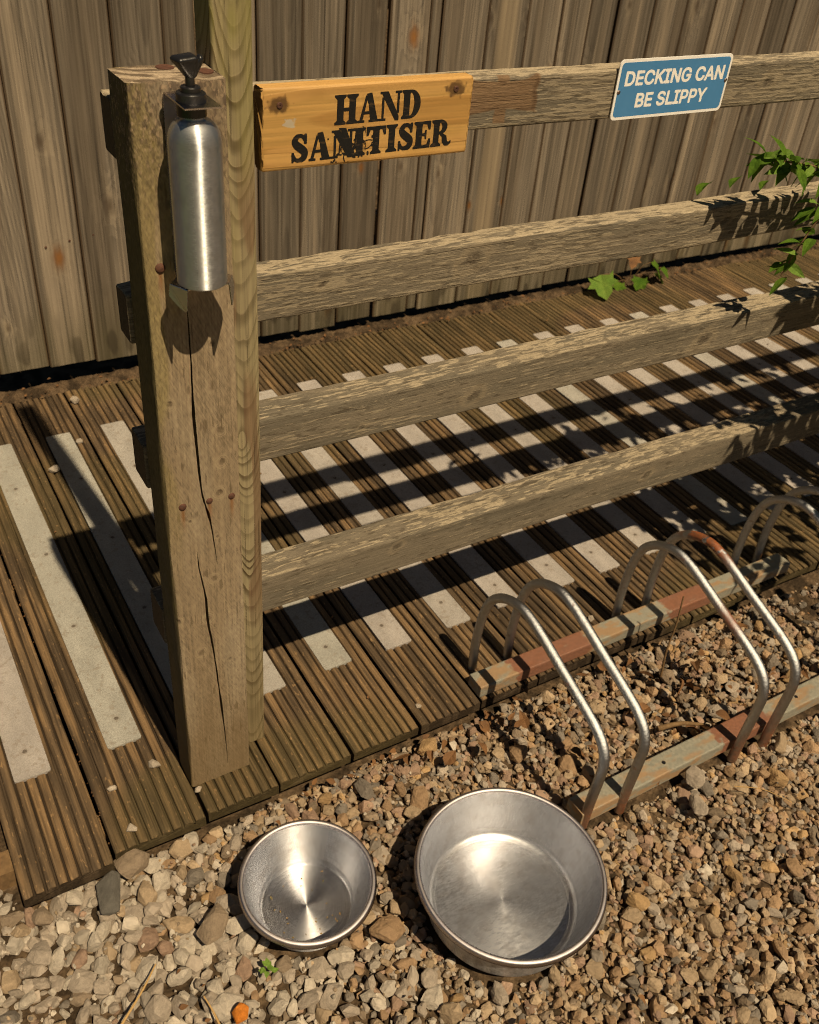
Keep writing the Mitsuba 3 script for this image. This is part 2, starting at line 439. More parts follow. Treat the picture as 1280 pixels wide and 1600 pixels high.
# decking
def deck_c(p, n, uv):
    s = sd(uv)
    fib = fbm(p.y * 11 + s * 3, p.x * 420, p.z * 300, 2)
    wear = fbm(p.y * 7, p.x * 60, s, 3)
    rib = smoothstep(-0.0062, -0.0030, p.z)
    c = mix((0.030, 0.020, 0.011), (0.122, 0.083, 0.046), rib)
    c = mix(c, (0.205, 0.132, 0.066), smoothstep(0.50, 0.70, wear) * rib * 0.8)
    c = mix(c, (0.065, 0.046, 0.028), smoothstep(0.50, 0.30, wear) * 0.75)
    green = smoothstep(0.48, 0.70, noise(p.x * 3, p.y * 4 + 5) + 0.18 * smoothstep(0.15, -0.05, p.y) + 0.2 * smoothstep(1.0, 1.4, p.y))
    c = mix(c, (0.095, 0.076, 0.030), green * 0.45)
    c = mix(c, (0.30, 0.19, 0.09), smoothstep(0.70, 0.84, fbm(p.x * 330, p.y * 90, s, 3)) * rib * 0.7)
    return c * C3(0.87, 0.86, 0.85) * (0.45 + 1.05 * fib) * (0.8 + 0.4 * cell_rand(s, 4, 4))


def deck_b(p, n, uv):
    return fbm(p.y * 11, p.x * 420, p.z * 300, 2) + 0.6 * noise(p.y * 60, p.x * 260)


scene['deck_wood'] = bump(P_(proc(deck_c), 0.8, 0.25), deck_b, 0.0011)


def strip_c(p, n, uv):
    k = dr.floor(p.x / 0.15 + 0.02)
    pink = cell_rand(k, 3, 8)
    c = mix((0.350, 0.342, 0.304), (0.370, 0.340, 0.312), smoothstep(0.35, 0.65, pink))
    c = c * (0.66 + 0.52 * fbm(p.x * 700, p.y * 700, k, 3)) * (0.78 + 0.36 * fbm(p.x * 34, p.y * 16, 2.0, 3))
    c = mix(c, (0.20, 0.16, 0.12), smoothstep(0.58, 0.80, fbm(p.x * 120, p.y * 120, 5.0, 4)) * 0.45)
    yy = (uv.y - 0.07) / 0.27
    dy = (yy - dr.floor(yy + 0.5)) * 0.27 + (cell_rand(dr.floor(yy + 0.5), k, 2) - 0.5) * 0.02
    dx = uv.x + (cell_rand(dr.floor(yy + 0.5), k, 3) - 0.5) * 0.012
    d = dr.sqrt(dr.square(dx) + dr.square(dy))
    c = mix(c, (0.055, 0.045, 0.038), smoothstep(0.0058, 0.0040, d + 0.0012 * noise(p.x * 600, p.y * 600)) * 0.85)
    c = mix(c, (0.20, 0.16, 0.12), smoothstep(0.013, 0.005, d) * 0.25)
    return c


def strip_b(p, n, uv):
    return noise(p.x * 900, p.y * 900) + 0.5 * noise(p.x * 350, p.y * 350)


scene['grit_strip'] = bump(P_(proc(strip_c), 0.9, 0.15), strip_b, 0.0006, 3e-4)


# varnished sign board
def sign_g(p):
    return grain(p.x, p.z - 1.13, p.y, 31.0, 0.0072, 0.9, 0.03, 0.05, 0.012, 0.004, 380.0)


def sign_c(p, n, uv):
    late, fib, halo, core, L = sign_g(p)
    c = mix((0.455, 0.270, 0.082), (0.330, 0.168, 0.044), late * 0.6)
    c = c * (0.74 + 0.5 * fib)
    c = mix(c, (0.56, 0.33, 0.115), smoothstep(0.5, 0.7, noise(p.x * 20, p.z * 40)) * 0.4)
    for cx, cz in ((0.196, 1.160), (0.449, 1.166)):
        d = dr.sqrt(dr.square((p.x - cx) / 1.5) + dr.square(p.z - cz)) * (1 + 0.6 * (noise(p.x * 260, p.z * 260) - 0.5))
        c = mix(c, (0.060, 0.030, 0.014), smoothstep(0.0125, 0.0065, d) * 0.85)
    w = dr.sqrt(dr.square((p.x - 0.209) / 1.3) + dr.square(p.z - 1.138)) * (1 + 0.8 * (noise(p.x * 300, p.z * 300) - 0.5))
    c = mix(c, (0.42, 0.37, 0.28), smoothstep(0.0065, 0.0045, w) * 0.9)
    edge = smoothstep(0.5, 0.9, dr.abs(n.x))
    c = mix(c, (0.085, 0.045, 0.020), edge * 0.8)
    sm = smoothstep(0.055, 0.0, dr.abs(p.x - 0.295)) * smoothstep(0.025, 0.0, dr.abs(p.z - 1.108)) * smoothstep(0.60, 0.72, fbm(p.x * 120, p.z * 120, 3.0, 3))
    return mix(c, (0.03, 0.025, 0.02), sm * 0.8)


def sign_b(p, n, uv):
    late, fib, halo, core, L = sign_g(p)
    return fib * 0.6 + late * 0.6


scene['varnished_pine'] = bump(P_(proc(sign_c), 0.5, 0.4), sign_b, 0.0006)


def ink_c(p, n, uv):
    return mix((0.008, 0.0075, 0.007), (0.045, 0.03, 0.016), smoothstep(0.62, 0.85, fbm(p.x * 90, p.z * 400, 1.0, 3)))


scene['stencil_ink'] = P_(proc(ink_c), 0.7, 0.3)
scene['sign_blue'] = P_(proc(lambda p, n, uv: mix((0.048, 0.185, 0.400), (0.064, 0.215, 0.440), fbm(p.x * 40, p.z * 26, 2.0, 3))), 0.42, 0.5)
scene['sign_white'] = P_((0.78, 0.77, 0.74), 0.45, 0.5)
scene['screw_steel'] = {'type': 'roughconductor', 'material': 'Cr', 'alpha': 0.3, 'specular_reflectance': {'type': 'rgb', 'value': [0.5, 0.42, 0.34]}}
scene['rust'] = P_(proc(lambda p, n, uv: mix((0.115, 0.050, 0.030), (0.055, 0.028, 0.020), noise(p.x * 400, p.y * 400, p.z * 400))), 0.75, 0.3)

# metals: brushed ones by two roughnesses, no bump (a bump would turn their brushing)
def bottle_r(p, n, uv):
    dust = smoothstep(0.45, 0.8, fbm(p.x * 90, p.y * 90, p.z * 60, 3))
    return mix((0.78, 0.82, 0.84), (0.68, 0.71, 0.71), dust)


scene['brushed_aluminium'] = {'type': 'blendbsdf', 'weight': 0.28,
                               'a': {'type': 'roughconductor', 'material': 'Al', 'distribution': 'ggx', 'alpha_u': proc(lambda p, n, uv: 0.055 + 0.05 * noise(p.z * 900, uv.x * 60)), 'alpha_v': proc(lambda p, n, uv: 0.55 + 0.3 * noise(p.z * 700, uv.x * 40)), 'specular_reflectance': proc(bottle_r)},
                               'b': {'type': 'roughconductor', 'material': 'Al', 'distribution': 'ggx', 'alpha': 0.36, 'specular_reflectance': proc(bottle_r)}}



def bowl_r(p, n, uv):
    d = fbm(p.x * 70, p.y * 70, p.z * 70, 3)
    c = mix((0.88, 0.95, 0.95), (0.78, 0.82, 0.80), smoothstep(0.42, 0.75, d))
    return c


for nm_, au, av, rg in (('brushed_steel', 0.095, 0.42, 0.6), ('worn_steel', 0.17, 0.26, 0.15)):
    scene[nm_] = {'type': 'twosided', 'bsdf': {'type': 'roughconductor', 'material': 'Cr', 'distribution': 'ggx', 'alpha_u': proc(lambda p, n, uv, q_=au, rg=rg: q_ * (0.75 + rg * 0.4 * noise(uv.y * 220, uv.x * 8) + (0.60 - 0.5 * rg) * fbm(p.x * 160, p.y * 520, p.z * 160, 3))),
                                                'alpha_v': proc(lambda p, n, uv, q_=av, rg=rg: q_ * (0.65 + rg * 0.5 * noise(uv.y * 300, uv.x * 5) + (0.60 - 0.4 * rg) * fbm(p.x * 130, p.y * 420, p.z * 40, 3))), 'specular_reflectance': proc(bowl_r)}}
scene['rim_steel'] = {'type': 'twosided', 'bsdf': {'type': 'roughconductor', 'material': 'Cr', 'alpha': 0.33, 'specular_reflectance': proc(lambda p, n, uv: mix((1.0, 1.0, 0.98), (0.72, 0.70, 0.66), fbm(p.x * 120, p.y * 120, p.z * 120, 3)))}}
scene['bracket_steel'] = {'type': 'roughconductor', 'material': 'Cr', 'alpha': 0.20, 'specular_reflectance': {'type': 'rgb', 'value': [1.0, 1.0, 0.95]}}


def hoop_w(p, n, uv):
    r = fbm(p.x * 60, p.y * 60, p.z * 60, 3)
    patch = smoothstep(0.235, 0.285, p.z) * smoothstep(1.04, 1.09, p.x) * smoothstep(1.16, 1.12, p.x) * smoothstep(-0.20, -0.13, p.y)
    spot = dr.exp(-dr.square((p.x - 1.012) / 0.03) - dr.square((p.y + 0.27) / 0.03))
    foot = smoothstep(0.06, -0.03, p.z) * smoothstep(-0.3, -0.34, p.y)
    return dr.clip(smoothstep(0.68, 0.80, r) * 0.35 + patch * smoothstep(0.30, 0.45, r) * 0.95 + spot * 0.7 + foot * 0.45, 0, 1)


scene['galvanised_tube'] = {'type': 'blendbsdf', 'weight': proc(hoop_w),
                            'a': bump({'type': 'roughconductor', 'material': 'Cr', 'alpha': 0.40, 'specular_reflectance': proc(lambda p, n, uv: mix((0.90, 1.0, 1.0), (0.68, 0.75, 0.74), fbm(p.x * 110, p.y * 110, p.z * 110, 3)))},
                                      lambda p, n, uv: fbm(p.x * 260, p.y * 260, p.z * 260, 2), 0.0005),
                            'b': P_(proc(lambda p, n, uv: mix((0.30, 0.085, 0.022), (0.13, 0.06, 0.03), noise(p.x * 150, p.y * 150, p.z * 150))), 0.7, 0.3)}


def bar_c(p, n, uv):
    wob = 0.05 * (fbm(p.x * 50, p.y * 50, p.z * 50, 3) - 0.5)
    xx = p.x + wob
    back = dr.select(p.y > -0.2, 1.0, 0.0)
    red = back * (smoothstep(0.686, 0.692, xx) * smoothstep(0.892, 0.872, xx) + smoothstep(1.108, 1.120, xx) * smoothstep(1.265, 1.255, xx)) + (1 - back) * smoothstep(0.980, 0.988, xx) * smoothstep(1.135, 1.122, xx)
    fine = fbm(p.x * 190, p.y * 190, p.z * 190, 2)
    zinc = mix((0.175, 0.175, 0.145), (0.270, 0.255, 0.200), fine)
    zinc = mix(zinc, (0.29, 0.170, 0.080), smoothstep(0.44, 0.64, fbm(p.x * 22, p.y * 60, p.z * 60, 4)) * 0.75)
    red = dr.clip(red, 0, 1) * smoothstep(0.86, 0.72, fbm(p.x * 40, p.y * 80, p.z * 80, 2))
    return mix(zinc, mix((0.225, 0.092, 0.052), (0.15, 0.066, 0.040), fine), red * 0.92)


scene['rack_bar_paint'] = bump(P_(proc(bar_c), 0.6, 0.4), lambda p, n, uv: fbm(p.x * 190, p.y * 190, p.z * 190, 2), 0.0007)
scene['black_plastic'] = bump(P_((0.010, 0.010, 0.011), 0.33, 0.5), lambda p, n, uv: fbm(p.x * 300, p.y * 300, p.z * 300, 2), 0.0002)


# ground, stones, plants
def soil_c(p, n, uv):
    f = fbm(p.x * 34, p.y * 34, p.z * 34, 3)
    c = mix((0.034, 0.024, 0.015), (0.105, 0.072, 0.043), smoothstep(0.3, 0.7, f))
    far = smoothstep(1.3, 2.2, dr.sqrt(dr.square(p.x - 0.5) + dr.square(p.y + 0.2)))
    out = mix((0.26, 0.20, 0.13), (0.060, 0.105, 0.022), smoothstep(-1.5, -1.9, p.x + 0.4 * noise(p.x * 2, p.y * 2)))
    c = mix(c, out, far * smoothstep(0.5, 0.0, p.y))
    return c * (0.55 + 0.9 * fbm(p.x * 300, p.y * 300, 1.0, 2))


scene['soil'] = bump(P_(proc(soil_c), 0.95, 0.1), lambda p, n, uv: fbm(p.x * 170, p.y * 170, p.z * 170, 3), 0.006, 1e-3)


def stone_tex(p):
    return (0.66 + 0.50 * fbm(p.x * 150, p.y * 150, p.z * 150, 3)) * (0.86 + 0.28 * noise(p.x * 900, p.y * 900, p.z * 900))


def stone_b(p, n, uv):
    return fbm(p.x * 240, p.y * 240, p.z * 240, 3)


scene['gravel_mix'] = bump({'type': 'principled', 'base_color': {'type': 'mesh_attribute', 'name': 'vertex_color'}, 'roughness': 0.88, 'specular': 0.2}, stone_b, 0.0028)
TONES = [(0.31, 0.265, 0.215), (0.325, 0.245, 0.160), (0.275, 0.180, 0.104), (0.155, 0.138, 0.118), (0.415, 0.370, 0.305), (0.265, 0.178, 0.128), (0.215, 0.166, 0.118), (0.345, 0.225, 0.110)]
TONES = [tuple(float(q_) for q_ in np.array(t) * 0.90 + np.array([0.300, 0.225, 0.145]) * 0.10) for t in TONES]
for k, t in enumerate(TONES):
    scene[f'stone_tone_{k}'] = bump(P_(proc(lambda p, n, uv, t=t: mi.Color3f(*t) * stone_tex(p)), 0.88, 0.2), stone_b, 0.0028)
scene['stone_slate'] = bump(P_(proc(lambda p, n, uv: C3(0.105, 0.098, 0.085) * stone_tex(p)), 0.85, 0.2), stone_b, 0.0022)
scene['stone_orange'] = bump(P_(proc(lambda p, n, uv: C3(0.50, 0.165, 0.022) * stone_tex(p)), 0.85, 0.2), stone_b, 0.0022)
scene['stone_white'] = bump(P_(proc(lambda p, n, uv: C3(0.34, 0.29, 0.23) * stone_tex(p)), 0.8, 0.2), stone_b, 0.0015)


def leaf_mat(a, b, t=0.55):
    return {'type': 'principledthin', 'base_color': proc(lambda p, n, uv: mix(a, b, fbm(p.x * 60, p.y * 60, p.z * 60, 2)) * (0.8 + 0.4 * noise(p.x * 500, p.y * 500, p.z * 500))), 'roughness': 0.45, 'diff_trans': t, 'spec_trans': 0.0}


scene['leaf_green'] = leaf_mat((0.045, 0.110, 0.014), (0.125, 0.205, 0.026))
scene['leaf_pale'] = leaf_mat((0.12, 0.23, 0.04), (0.21, 0.31, 0.06))
scene['dead_leaf'] = P_(proc(lambda p, n, uv: mix((0.21, 0.105, 0.042), (0.10, 0.055, 0.028), noise(p.x * 70, p.y * 70, p.z * 70))), 0.8, 0.2)
scene['twig_bark'] = P_(proc(lambda p, n, uv: mix((0.23, 0.145, 0.068), (0.10, 0.062, 0.032), fbm(p.x * 190, p.y * 190, p.z * 90, 2))), 0.85, 0.2)
scene['straw'] = P_((0.42, 0.27, 0.11), 0.8, 0.2)
scene['crumb'] = P_(proc(lambda p, n, uv: mix((0.30, 0.16, 0.05), (0.14, 0.13, 0.04), noise(p.x * 220, p.y * 220))), 0.8, 0.2)

# ------------------------------------------------------------------ ground sheet
gx = np.unique(np.r_[-60, -20, -6, np.arange(-2.0, 5.01, 0.06), 8, 25, 70])
gy = np.unique(np.r_[-60, -20, -5, np.arange(-2.0, 3.01, 0.06), 6, 20, 70])
GX, GY = np.meshgrid(gx, gy, indexing='ij')
GZ = -0.072 + 0.012 * (meshkit.fbm(np.stack([GX * 7, GY * 7, 0 * GX], -1)) - 0.5)
GZ = np.where(GY > 1.46, np.minimum(GZ, -0.072 - 0.10 * np.clip((GY - 1.46) / 0.06, 0, 1)), GZ)
i, j = np.meshgrid(np.arange(len(gx) - 1), np.arange(len(gy) - 1), indexing='ij')
w = len(gy)
q = np.stack([i * w + j, (i + 1) * w + j, (i + 1) * w + j + 1, i * w + j + 1], -1).reshape(-1, 4)
put('ground', (np.stack([GX, GY, GZ], -1).reshape(-1, 3), q), 'soil', smooth=True)
tag('ground', 'bare brown soil under the gravel and the deck', kind='structure')

# ------------------------------------------------------------------ deck
tag('deck', 'grooved brown timber decking with pale grey grip strips', kind='structure')
PITCH, W = 0.150, 0.1445
GAPS = {-2: -0.1645, -1: 0.0033, 0: 0.1452, 1: 0.2981, 2: 0.449, 3: 0.5964, 4: 0.746, 5: 0.8968, 6: 1.0475, 7: 1.1914, 8: 1.3419}


def gapx(k):
    return GAPS.get(k, -0.3185 if k == -3 else 1.3419 + (k - 8) * 0.1488)


def deck_profile(wd):
    n, gw, gd, th = 8, 0.0050, 0.0062, 0.028
    rp = wd / n
    top = []
    for r in range(n):
        x0 = r * rp
        a, b = x0 + gw / 2, x0 + rp - gw / 2
        if r == 0:
            a = 0.0015
        if r == n - 1:
            b = wd - 0.0015
        top += [(a, -0.0016), (a + 0.0014, 0.0), ((a + b) / 2, 0.0002), (b - 0.0014, 0.0), (b, -0.0016)]
        if r < n - 1:
            top += [(b + 0.0010, -gd), (b + gw - 0.0010, -gd)]
    return np.array([(0, -th), (wd, -th), (wd, -0.004)] + [(x, z) for x, z in top[::-1]] + [(0, -0.004)])


FRONT = {-3: -0.080, -2: -0.066, -1: -0.0635, 0: -0.0620, 1: -0.0625, 2: -0.0640}
Y = np.r_[0, np.arange(0.006, 1.53, 0.012), 1.545]
for k in range(-3, 25):
    x0, x1 = gapx(k) + 0.003, gapx(k + 1) - 0.003
    y0 = FRONT.get(k, -0.064 + 0.004 * math.sin(k * 5.1))

    def dd(V, k=k, y0=y0):
        nz = meshkit.fbm(V * np.array([90, 9, 90]) + k * 3.1, 3, k + 5) - 0.5
        lo = meshkit.fbm(V * np.array([14, 4, 1]) + k, 2, k) - 0.5
        V = V.copy()
        up = V[..., 2] > -0.02
        ends = np.exp(-np.abs(V[..., 1] - y0) / 0.012)
        V[..., 2] += np.where(up, nz * 0.0022 + lo * 0.003, 0) - ends * np.where(up, 0.0022 + 0.005 * np.abs(nz), 0)
        V[..., 0] += nz * 0.0012 + 0.002 * (meshkit.noise(V[..., 1:2] * np.array([[2.5]]) @ np.ones((1, 3)) + k * 7.7) - 0.5)
        V[..., 1] += ends * nz * 0.008
        return V

    pr = deck_profile(x1 - x0)
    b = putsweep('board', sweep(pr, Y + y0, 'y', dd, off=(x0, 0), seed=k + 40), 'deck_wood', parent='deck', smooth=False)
    if k == 0:
        pass
    c = (x0 + x1) / 2 + 0.0005 + 0.003 * math.sin(k * 2.7)
    ln = 1.098
    y_s = 0.1475 + 0.003 * math.sin(k * 1.9)
    S = shapely.box(-0.032, 0, 0.032, ln).buffer(-0.005).buffer(0.005, quad_segs=3)
    sv, sf = extrude(S, 0.006, (0, 0, -0.0032))
    ri = np.array(S.buffer(-0.0012).exterior.coords)
    sv, sf = mani((sv, sf)).to_mesh().vert_properties[:, :3], mani((sv, sf)).to_mesh().tri_verts
    uvs = sv[:, :2].copy()
    skew = 0.004 * math.sin(k * 3.3)
    sv = np.array(sv, float)
    sv[:, 0] += c + skew * (sv[:, 1] / ln - 0.5)
    sv[:, 1] += y_s
    put('grip_strip', (sv, sf), 'grit_strip', parent=b, uv=uvs)
for y in (0.02, 0.72, 1.36):
    put('joist', trimesh.creation.box([4.6, 0.045, 0.06], np.array([[1, 0, 0, 1.72], [0, 1, 0, y], [0, 0, 1, -0.0595], [0, 0, 0, 1]])), 'twig_bark', parent='deck')

# ------------------------------------------------------------------ boarded fence behind the deck
tag('board_fence', 'tall close boarded timber fence of weathered vertical boards behind the deck', 'fence')
left = [-1.07, -0.93, -0.79, -0.66, -0.52, -0.405, -0.27, -0.135, -0.004, 0.136, 0.270, 0.411, 0.544, 0.6315]
right = [0.640, 0.668, 0.804, 0.940, 1.076, 1.213, 1.353, 1.394, 1.561, 1.712, 1.842, 1.955, 2.072, 2.228, 2.374, 2.511, 2.647, 2.788, 2.920, 3.06, 3.20, 3.34, 3.48, 3.61, 3.75, 3.89, 4.03, 4.17, 4.31, 4.45]
wide_gap = {1.076: 0.006, 1.213: 0.012, 1.394: 0.008, 0.640: 0.005, 2.072: 0.011, 2.511: 0.005, 2.92: 0.005, 0.804: 0.004}
n_b = 0
for edges, yf, zb in ((left, 1.548, 0.036), (right, 1.552, 0.012)):
    for a, b in zip(edges, edges[1:]):
        n_b += 1
        ga = wide_gap.get(a, 0.0022) / 2
        gb = wide_gap.get(b, 0.0022) / 2
        xa, xb = a + ga, b - gb
        ch = 0.004
        prof = np.array([(xa, yf + ch), (xa + ch, yf), *[(xa + ch + (xb - xa - 2 * ch) * t, yf + 0.0008 * math.sin(t * 9 + n_b)) for t in (0.2, 0.4, 0.6, 0.8)], (xb - ch, yf), (xb, yf + ch), (xb, yf + 0.018), (xa, yf + 0.018)])
        z0 = zb + rng.uniform(-0.008, 0.008)

        def fd(V, n_b=n_b):
            V = V.copy()
            V[..., 1] += 0.0035 * (meshkit.noise(V * np.array([3, 0, 2.0]) + n_b * 5.3) - 0.5) + rng.uniform(-0.0012, 0.0012)
            V[..., 0] += 0.0012 * (meshkit.noise(V * np.array([0, 0, 3.0]) + n_b * 2.9) - 0.5)
            return V

        putsweep('board', sweep(prof, np.r_[z0, z0 + 0.004, np.arange(z0 + 0.05, 1.82, 0.05), 1.83], 'z', fd, seed=n_b), 'fence_wood', parent='board_fence', smooth=False)
for z in (0.33, 1.0, 1.6):
    put('back_rail', trimesh.creation.box([5.6, 0.04, 0.07], np.array([[1, 0, 0, 1.7], [0, 1, 0, 1.594], [0, 0, 1, z], [0, 0, 0, 1]])), 'post_wood', parent='board_fence')
nails = [(-0.05, 0.395), (0.035, 0.393), (0.176, 0.402), (0.241, 0.412), (0.306, 0.42), (0.371, 0.43)]
for x, z in nails:
    put('nail', trimesh.creation.icosphere(1, 0.0032), 'rust', parent='board_fence')
    scene[list(scene)[-1]]['to_world'] = T().translate([x, 1.5475, z]).scale([1, 0.35, 1])

# ------------------------------------------------------------------ post and rail barrier
tag('post_and_rail', 'weathered post and rail barrier with four horizontal rails along the deck', 'railing')
PW, PD, PH = 0.1128, 0.0697, 1.2054


def pdsp(V):
    V = V.copy()
    nz = meshkit.fbm(V * np.array([60, 60, 9]), 3, 3) - 0.5
    lo = meshkit.fbm(V * np.array([4, 4, 3.0]), 2, 9) - 0.5
    edge_l = np.exp(-(np.abs(V[..., 0]) + np.abs(V[..., 1])) / 0.006)
    V[..., 0] += nz * 0.0016 + lo * 0.002 + edge_l * 0.002 * (1 + 3 * nz)
    V[..., 1] += nz * 0.0012 + lo * 0.0016
    t = np.clip((V[..., 2] - 1.17) / 0.035, 0, 1) ** 2
    V[..., 2] += t * (0.006 * (meshkit.fbm(V * 70, 3, 5) - 0.5))
    return V


pm = mani(sweep(rrect(PW, PD, 0.004, 0.004, 2), np.r_[0.0005, np.arange(0.012, 1.19, 0.012), 1.2015, PH], 'z', pdsp, off=(PW / 2, PD / 2)))
cr1 = [(0.0500, 0.965), (0.0504, 0.870), (0.0494, 0.787), (0.0506, 0.727), (0.0531, 0.658), (0.0578, 0.629), (0.0647, 0.590), (0.0705, 0.512)]
cr2 = [(0.0405, 0.5515), (0.0420, 0.512), (0.0488, 0.455), (0.0501, 0.398), (0.0549, 0.348), (0.0594, 0.280), (0.0628, 0.218), (0.0674, 0.128), (0.0700, 0.030)]
for cr, wmax in ((cr1, 0.0016), (cr2, 0.0015)):
    c = spline(cr, 8)
    t = np.linspace(0, 1, len(c))
    c[:, 0] += 0.0006 * (meshkit.noise(np.c_[t * 45, t * 0, t * 0], 4) - 0.5)
    hw = wmax * np.minimum(1, 5 * np.minimum(t, 1 - t) + 0.08) * (0.55 + 0.9 * meshkit.noise(np.c_[t * 14, t * 0, t * 0], 8))
    pm = pm - mani(extrude(sg.Polygon(np.r_[c + np.c_[hw, 0 * hw], (c - np.c_[hw, 0 * hw])[::-1]]).buffer(0), 0.024, (0, 0.016, 0), XZ))
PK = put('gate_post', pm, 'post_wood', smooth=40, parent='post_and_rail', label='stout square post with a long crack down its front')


def dome(r, h, n=20):
    a = np.linspace(0, np.pi / 2, 7)
    return lathe(np.r_[np.c_[r * np.cos(a[:-1]), h * np.sin(a[:-1])], [[1e-5, h]]], n)


for x, z, r in ((0.0205, 0.997, 0.0066), (0.024, 0.6365, 0.0062), (0.064, 0.6355, 0.0056), (0.098, 0.634, 0.0058)):
    v, f, uv = dome(r, 0.0042)
    v = v[:, [0, 2, 1]] * [1, -1, 1]
    put('bolt', (v + [x, 0.0008, z], f), 'rust', smooth=True, parent=PK)
for x, y, r in ((0.062, 0.058, 0.0105), (0.100, 0.034, 0.0100)):
    v, f, uv = lathe([(r, -0.002), (r, 0.0012), (r * 0.9, 0.0018), (1e-5, 0.002)], 24)
    put('nail_head', (v + [x, y, PH - 0.0005], f), 'rust', smooth=40, parent=PK)


def tdsp(V):
    V = V.copy()
    nz = meshkit.fbm(V * np.array([50, 50, 8]), 3, 13) - 0.5
    V[..., 0] += nz * 0.0012 + 0.002 * (meshkit.noise(V * np.array([0, 0, 2.5])) - 0.5)
    V[..., 1] += nz * 0.0012
    return V


putsweep('tall_post', sweep(rrect(0.0505, 0.0535, 0.004, 0.006, 3), np.r_[0.001, np.arange(0.015, 2.2, 0.02), 2.22], 'z', tdsp, off=(0.13925, 0.0740)), 'tall_post_wood', parent='post_and_rail', label='taller thin post with bold ring grain, fixed beside the stout post')
RTS = [0.043, 0.046, 0.058, 0.062]
ZB, ZT = [1.1021, 0.8638, 0.6257, 0.3043], [1.1717, 0.9345, 0.7030, 0.3840]
for k in range(4):
    RT = RTS[k]
    h, zc = ZT[k] - ZB[k], (ZT[k] + ZB[k]) / 2

    def rd(V, k=k, zc=zc):
        V = V.copy()
        nz = meshkit.fbm(V * np.array([16, 120, 120]) + k * 9, 3, k + 30) - 0.5
        lo = meshkit.fbm(V * np.array([2.2, 1, 1]) + k * 5, 2, k + 50) - 0.5
        d = np.abs(V[..., 2] - zc) / (h / 2)
        top = np.clip((V[..., 2] - zc) / (h / 2), 0, 1) ** 4
        ero = np.clip(meshkit.fbm(V * np.array([20, 60, 60]) + k * 3, 3, k + 70) - 0.52, 0, 1)
        V[..., 1] += nz * 0.0010 + lo * 0.004
        V[..., 2] += nz * 0.0010 + lo * 0.004 - top * ero * 0.012
        return V

    pr = rrect(RT, h, 0.0045, 0.0045, 3)
    putsweep('rail', sweep(pr, np.r_[0.1655, np.arange(0.17, 3.2, 0.0075), 3.21], 'x', rd, bevel=0.002, off=(PD + 0.002 + RT / 2, zc), seed=k), 'rail_wood', parent='post_and_rail')
    xl = (0.0010, -0.0050, -0.0035, -0.0020)[k]
    putsweep('rail_stub', sweep(pr, np.r_[xl, np.arange(xl + 0.005, 0.116, 0.0075), 0.1165], 'x', rd, bevel=0.002, off=(PD + 0.002 + RT / 2, zc), seed=k), 'rail_wood', parent='post_and_rail')
for xp in (3.0,):
    putsweep('far_post', sweep(rrect(0.10, 0.07, 0.004, 0.02, 2), np.r_[0.001, np.arange(0.05, 1.2, 0.05), 1.2], 'z', off=(xp, PD / 2)), 'tall_post_wood', parent='post_and_rail')

# ------------------------------------------------------------------ hand sanitiser sign: stencilled letters as flat ink on a board
SG = thing('hand_sanitiser_sign', 'orange varnished wooden sign stencilled HAND SANITISER, screwed to the top rail', 'sign')
sx0, sx1, sz0, sz1, sy = 0.1735, 0.4760, 1.0815, 1.1805, 0.0460
SL = (0.0022 - 0.0) / (sx1 - sx0)


def sdisp(V):
    V = V.copy()
    nz = meshkit.fbm(V * np.array([30, 90, 90]), 3, 77) - 0.5
    e = np.exp(-np.abs(V[..., 0] - sx0) / 0.004)
    V[..., 0] += e * (0.0022 * np.sign(np.sin(V[..., 2] * 2100)) * 0.5 + nz * 0.002)
    V[..., 1] += nz * 0.0005
    V[..., 2] += nz * 0.001
    return V


putsweep('board', sweep(rrect(0.0235, sz1 - sz0, 0.0035, 0.003, 3), np.r_[sx0, sx0 + 0.001, np.arange(sx0 + 0.006, sx1 - 0.004, 0.006), sx1 - 0.001, sx1], 'x', sdisp, bevel=0.0016, off=(sy + 0.0118, (sz0 + sz1) / 2)), 'varnished_pine', parent=SG)
B = shapely.box


def poly(*p):
    return sg.Polygon(p).buffer(0)


def stem(x0, x1, s=0.11):
    """A heavy stem with bracketed slab serifs."""
    g = B(x0, 0, x1, 1)
    for y, sgn in ((0, 1), (1, -1)):
        g = g.union(poly((x0 - s, y), (x1 + s, y), (x1 + s, y + sgn * 0.045), (x1, y + sgn * 0.13), (x0, y + sgn * 0.13), (x0 - s, y + sgn * 0.045)))
    return g


def ess():
    t = np.linspace(0, 1, 60)
    pts = spline([(0.60, 0.80), (0.46, 0.935), (0.27, 0.92), (0.16, 0.76), (0.24, 0.62), (0.43, 0.48), (0.58, 0.34), (0.55, 0.15), (0.38, 0.06), (0.20, 0.09), (0.08, 0.24)], 8)
    n = len(pts)
    g = shapely.union_all([sg.Point(p).buffer(0.052 + 0.085 * math.sin(math.pi * min(1, max(0, (k / (n - 1) - 0.12) / 0.76))) ** 1.2) for k, p in enumerate(pts)])
    g = g.union(poly((0.58, 0.66), (0.66, 0.66), (0.66, 1.0), (0.60, 1.0), (0.54, 0.9))).union(poly((0.04, 0.34), (0.11, 0.34), (0.16, 0.12), (0.09, 0.0), (0.04, 0.0)))
    return g.intersection(B(0, 0, 0.72, 1)).difference(poly((0.30, 1.1), (0.345, 1.1), (0.36, 0.72), (0.33, 0.72))).difference(poly((0.33, -0.1), (0.37, -0.1), (0.36, 0.26), (0.33, 0.26)))


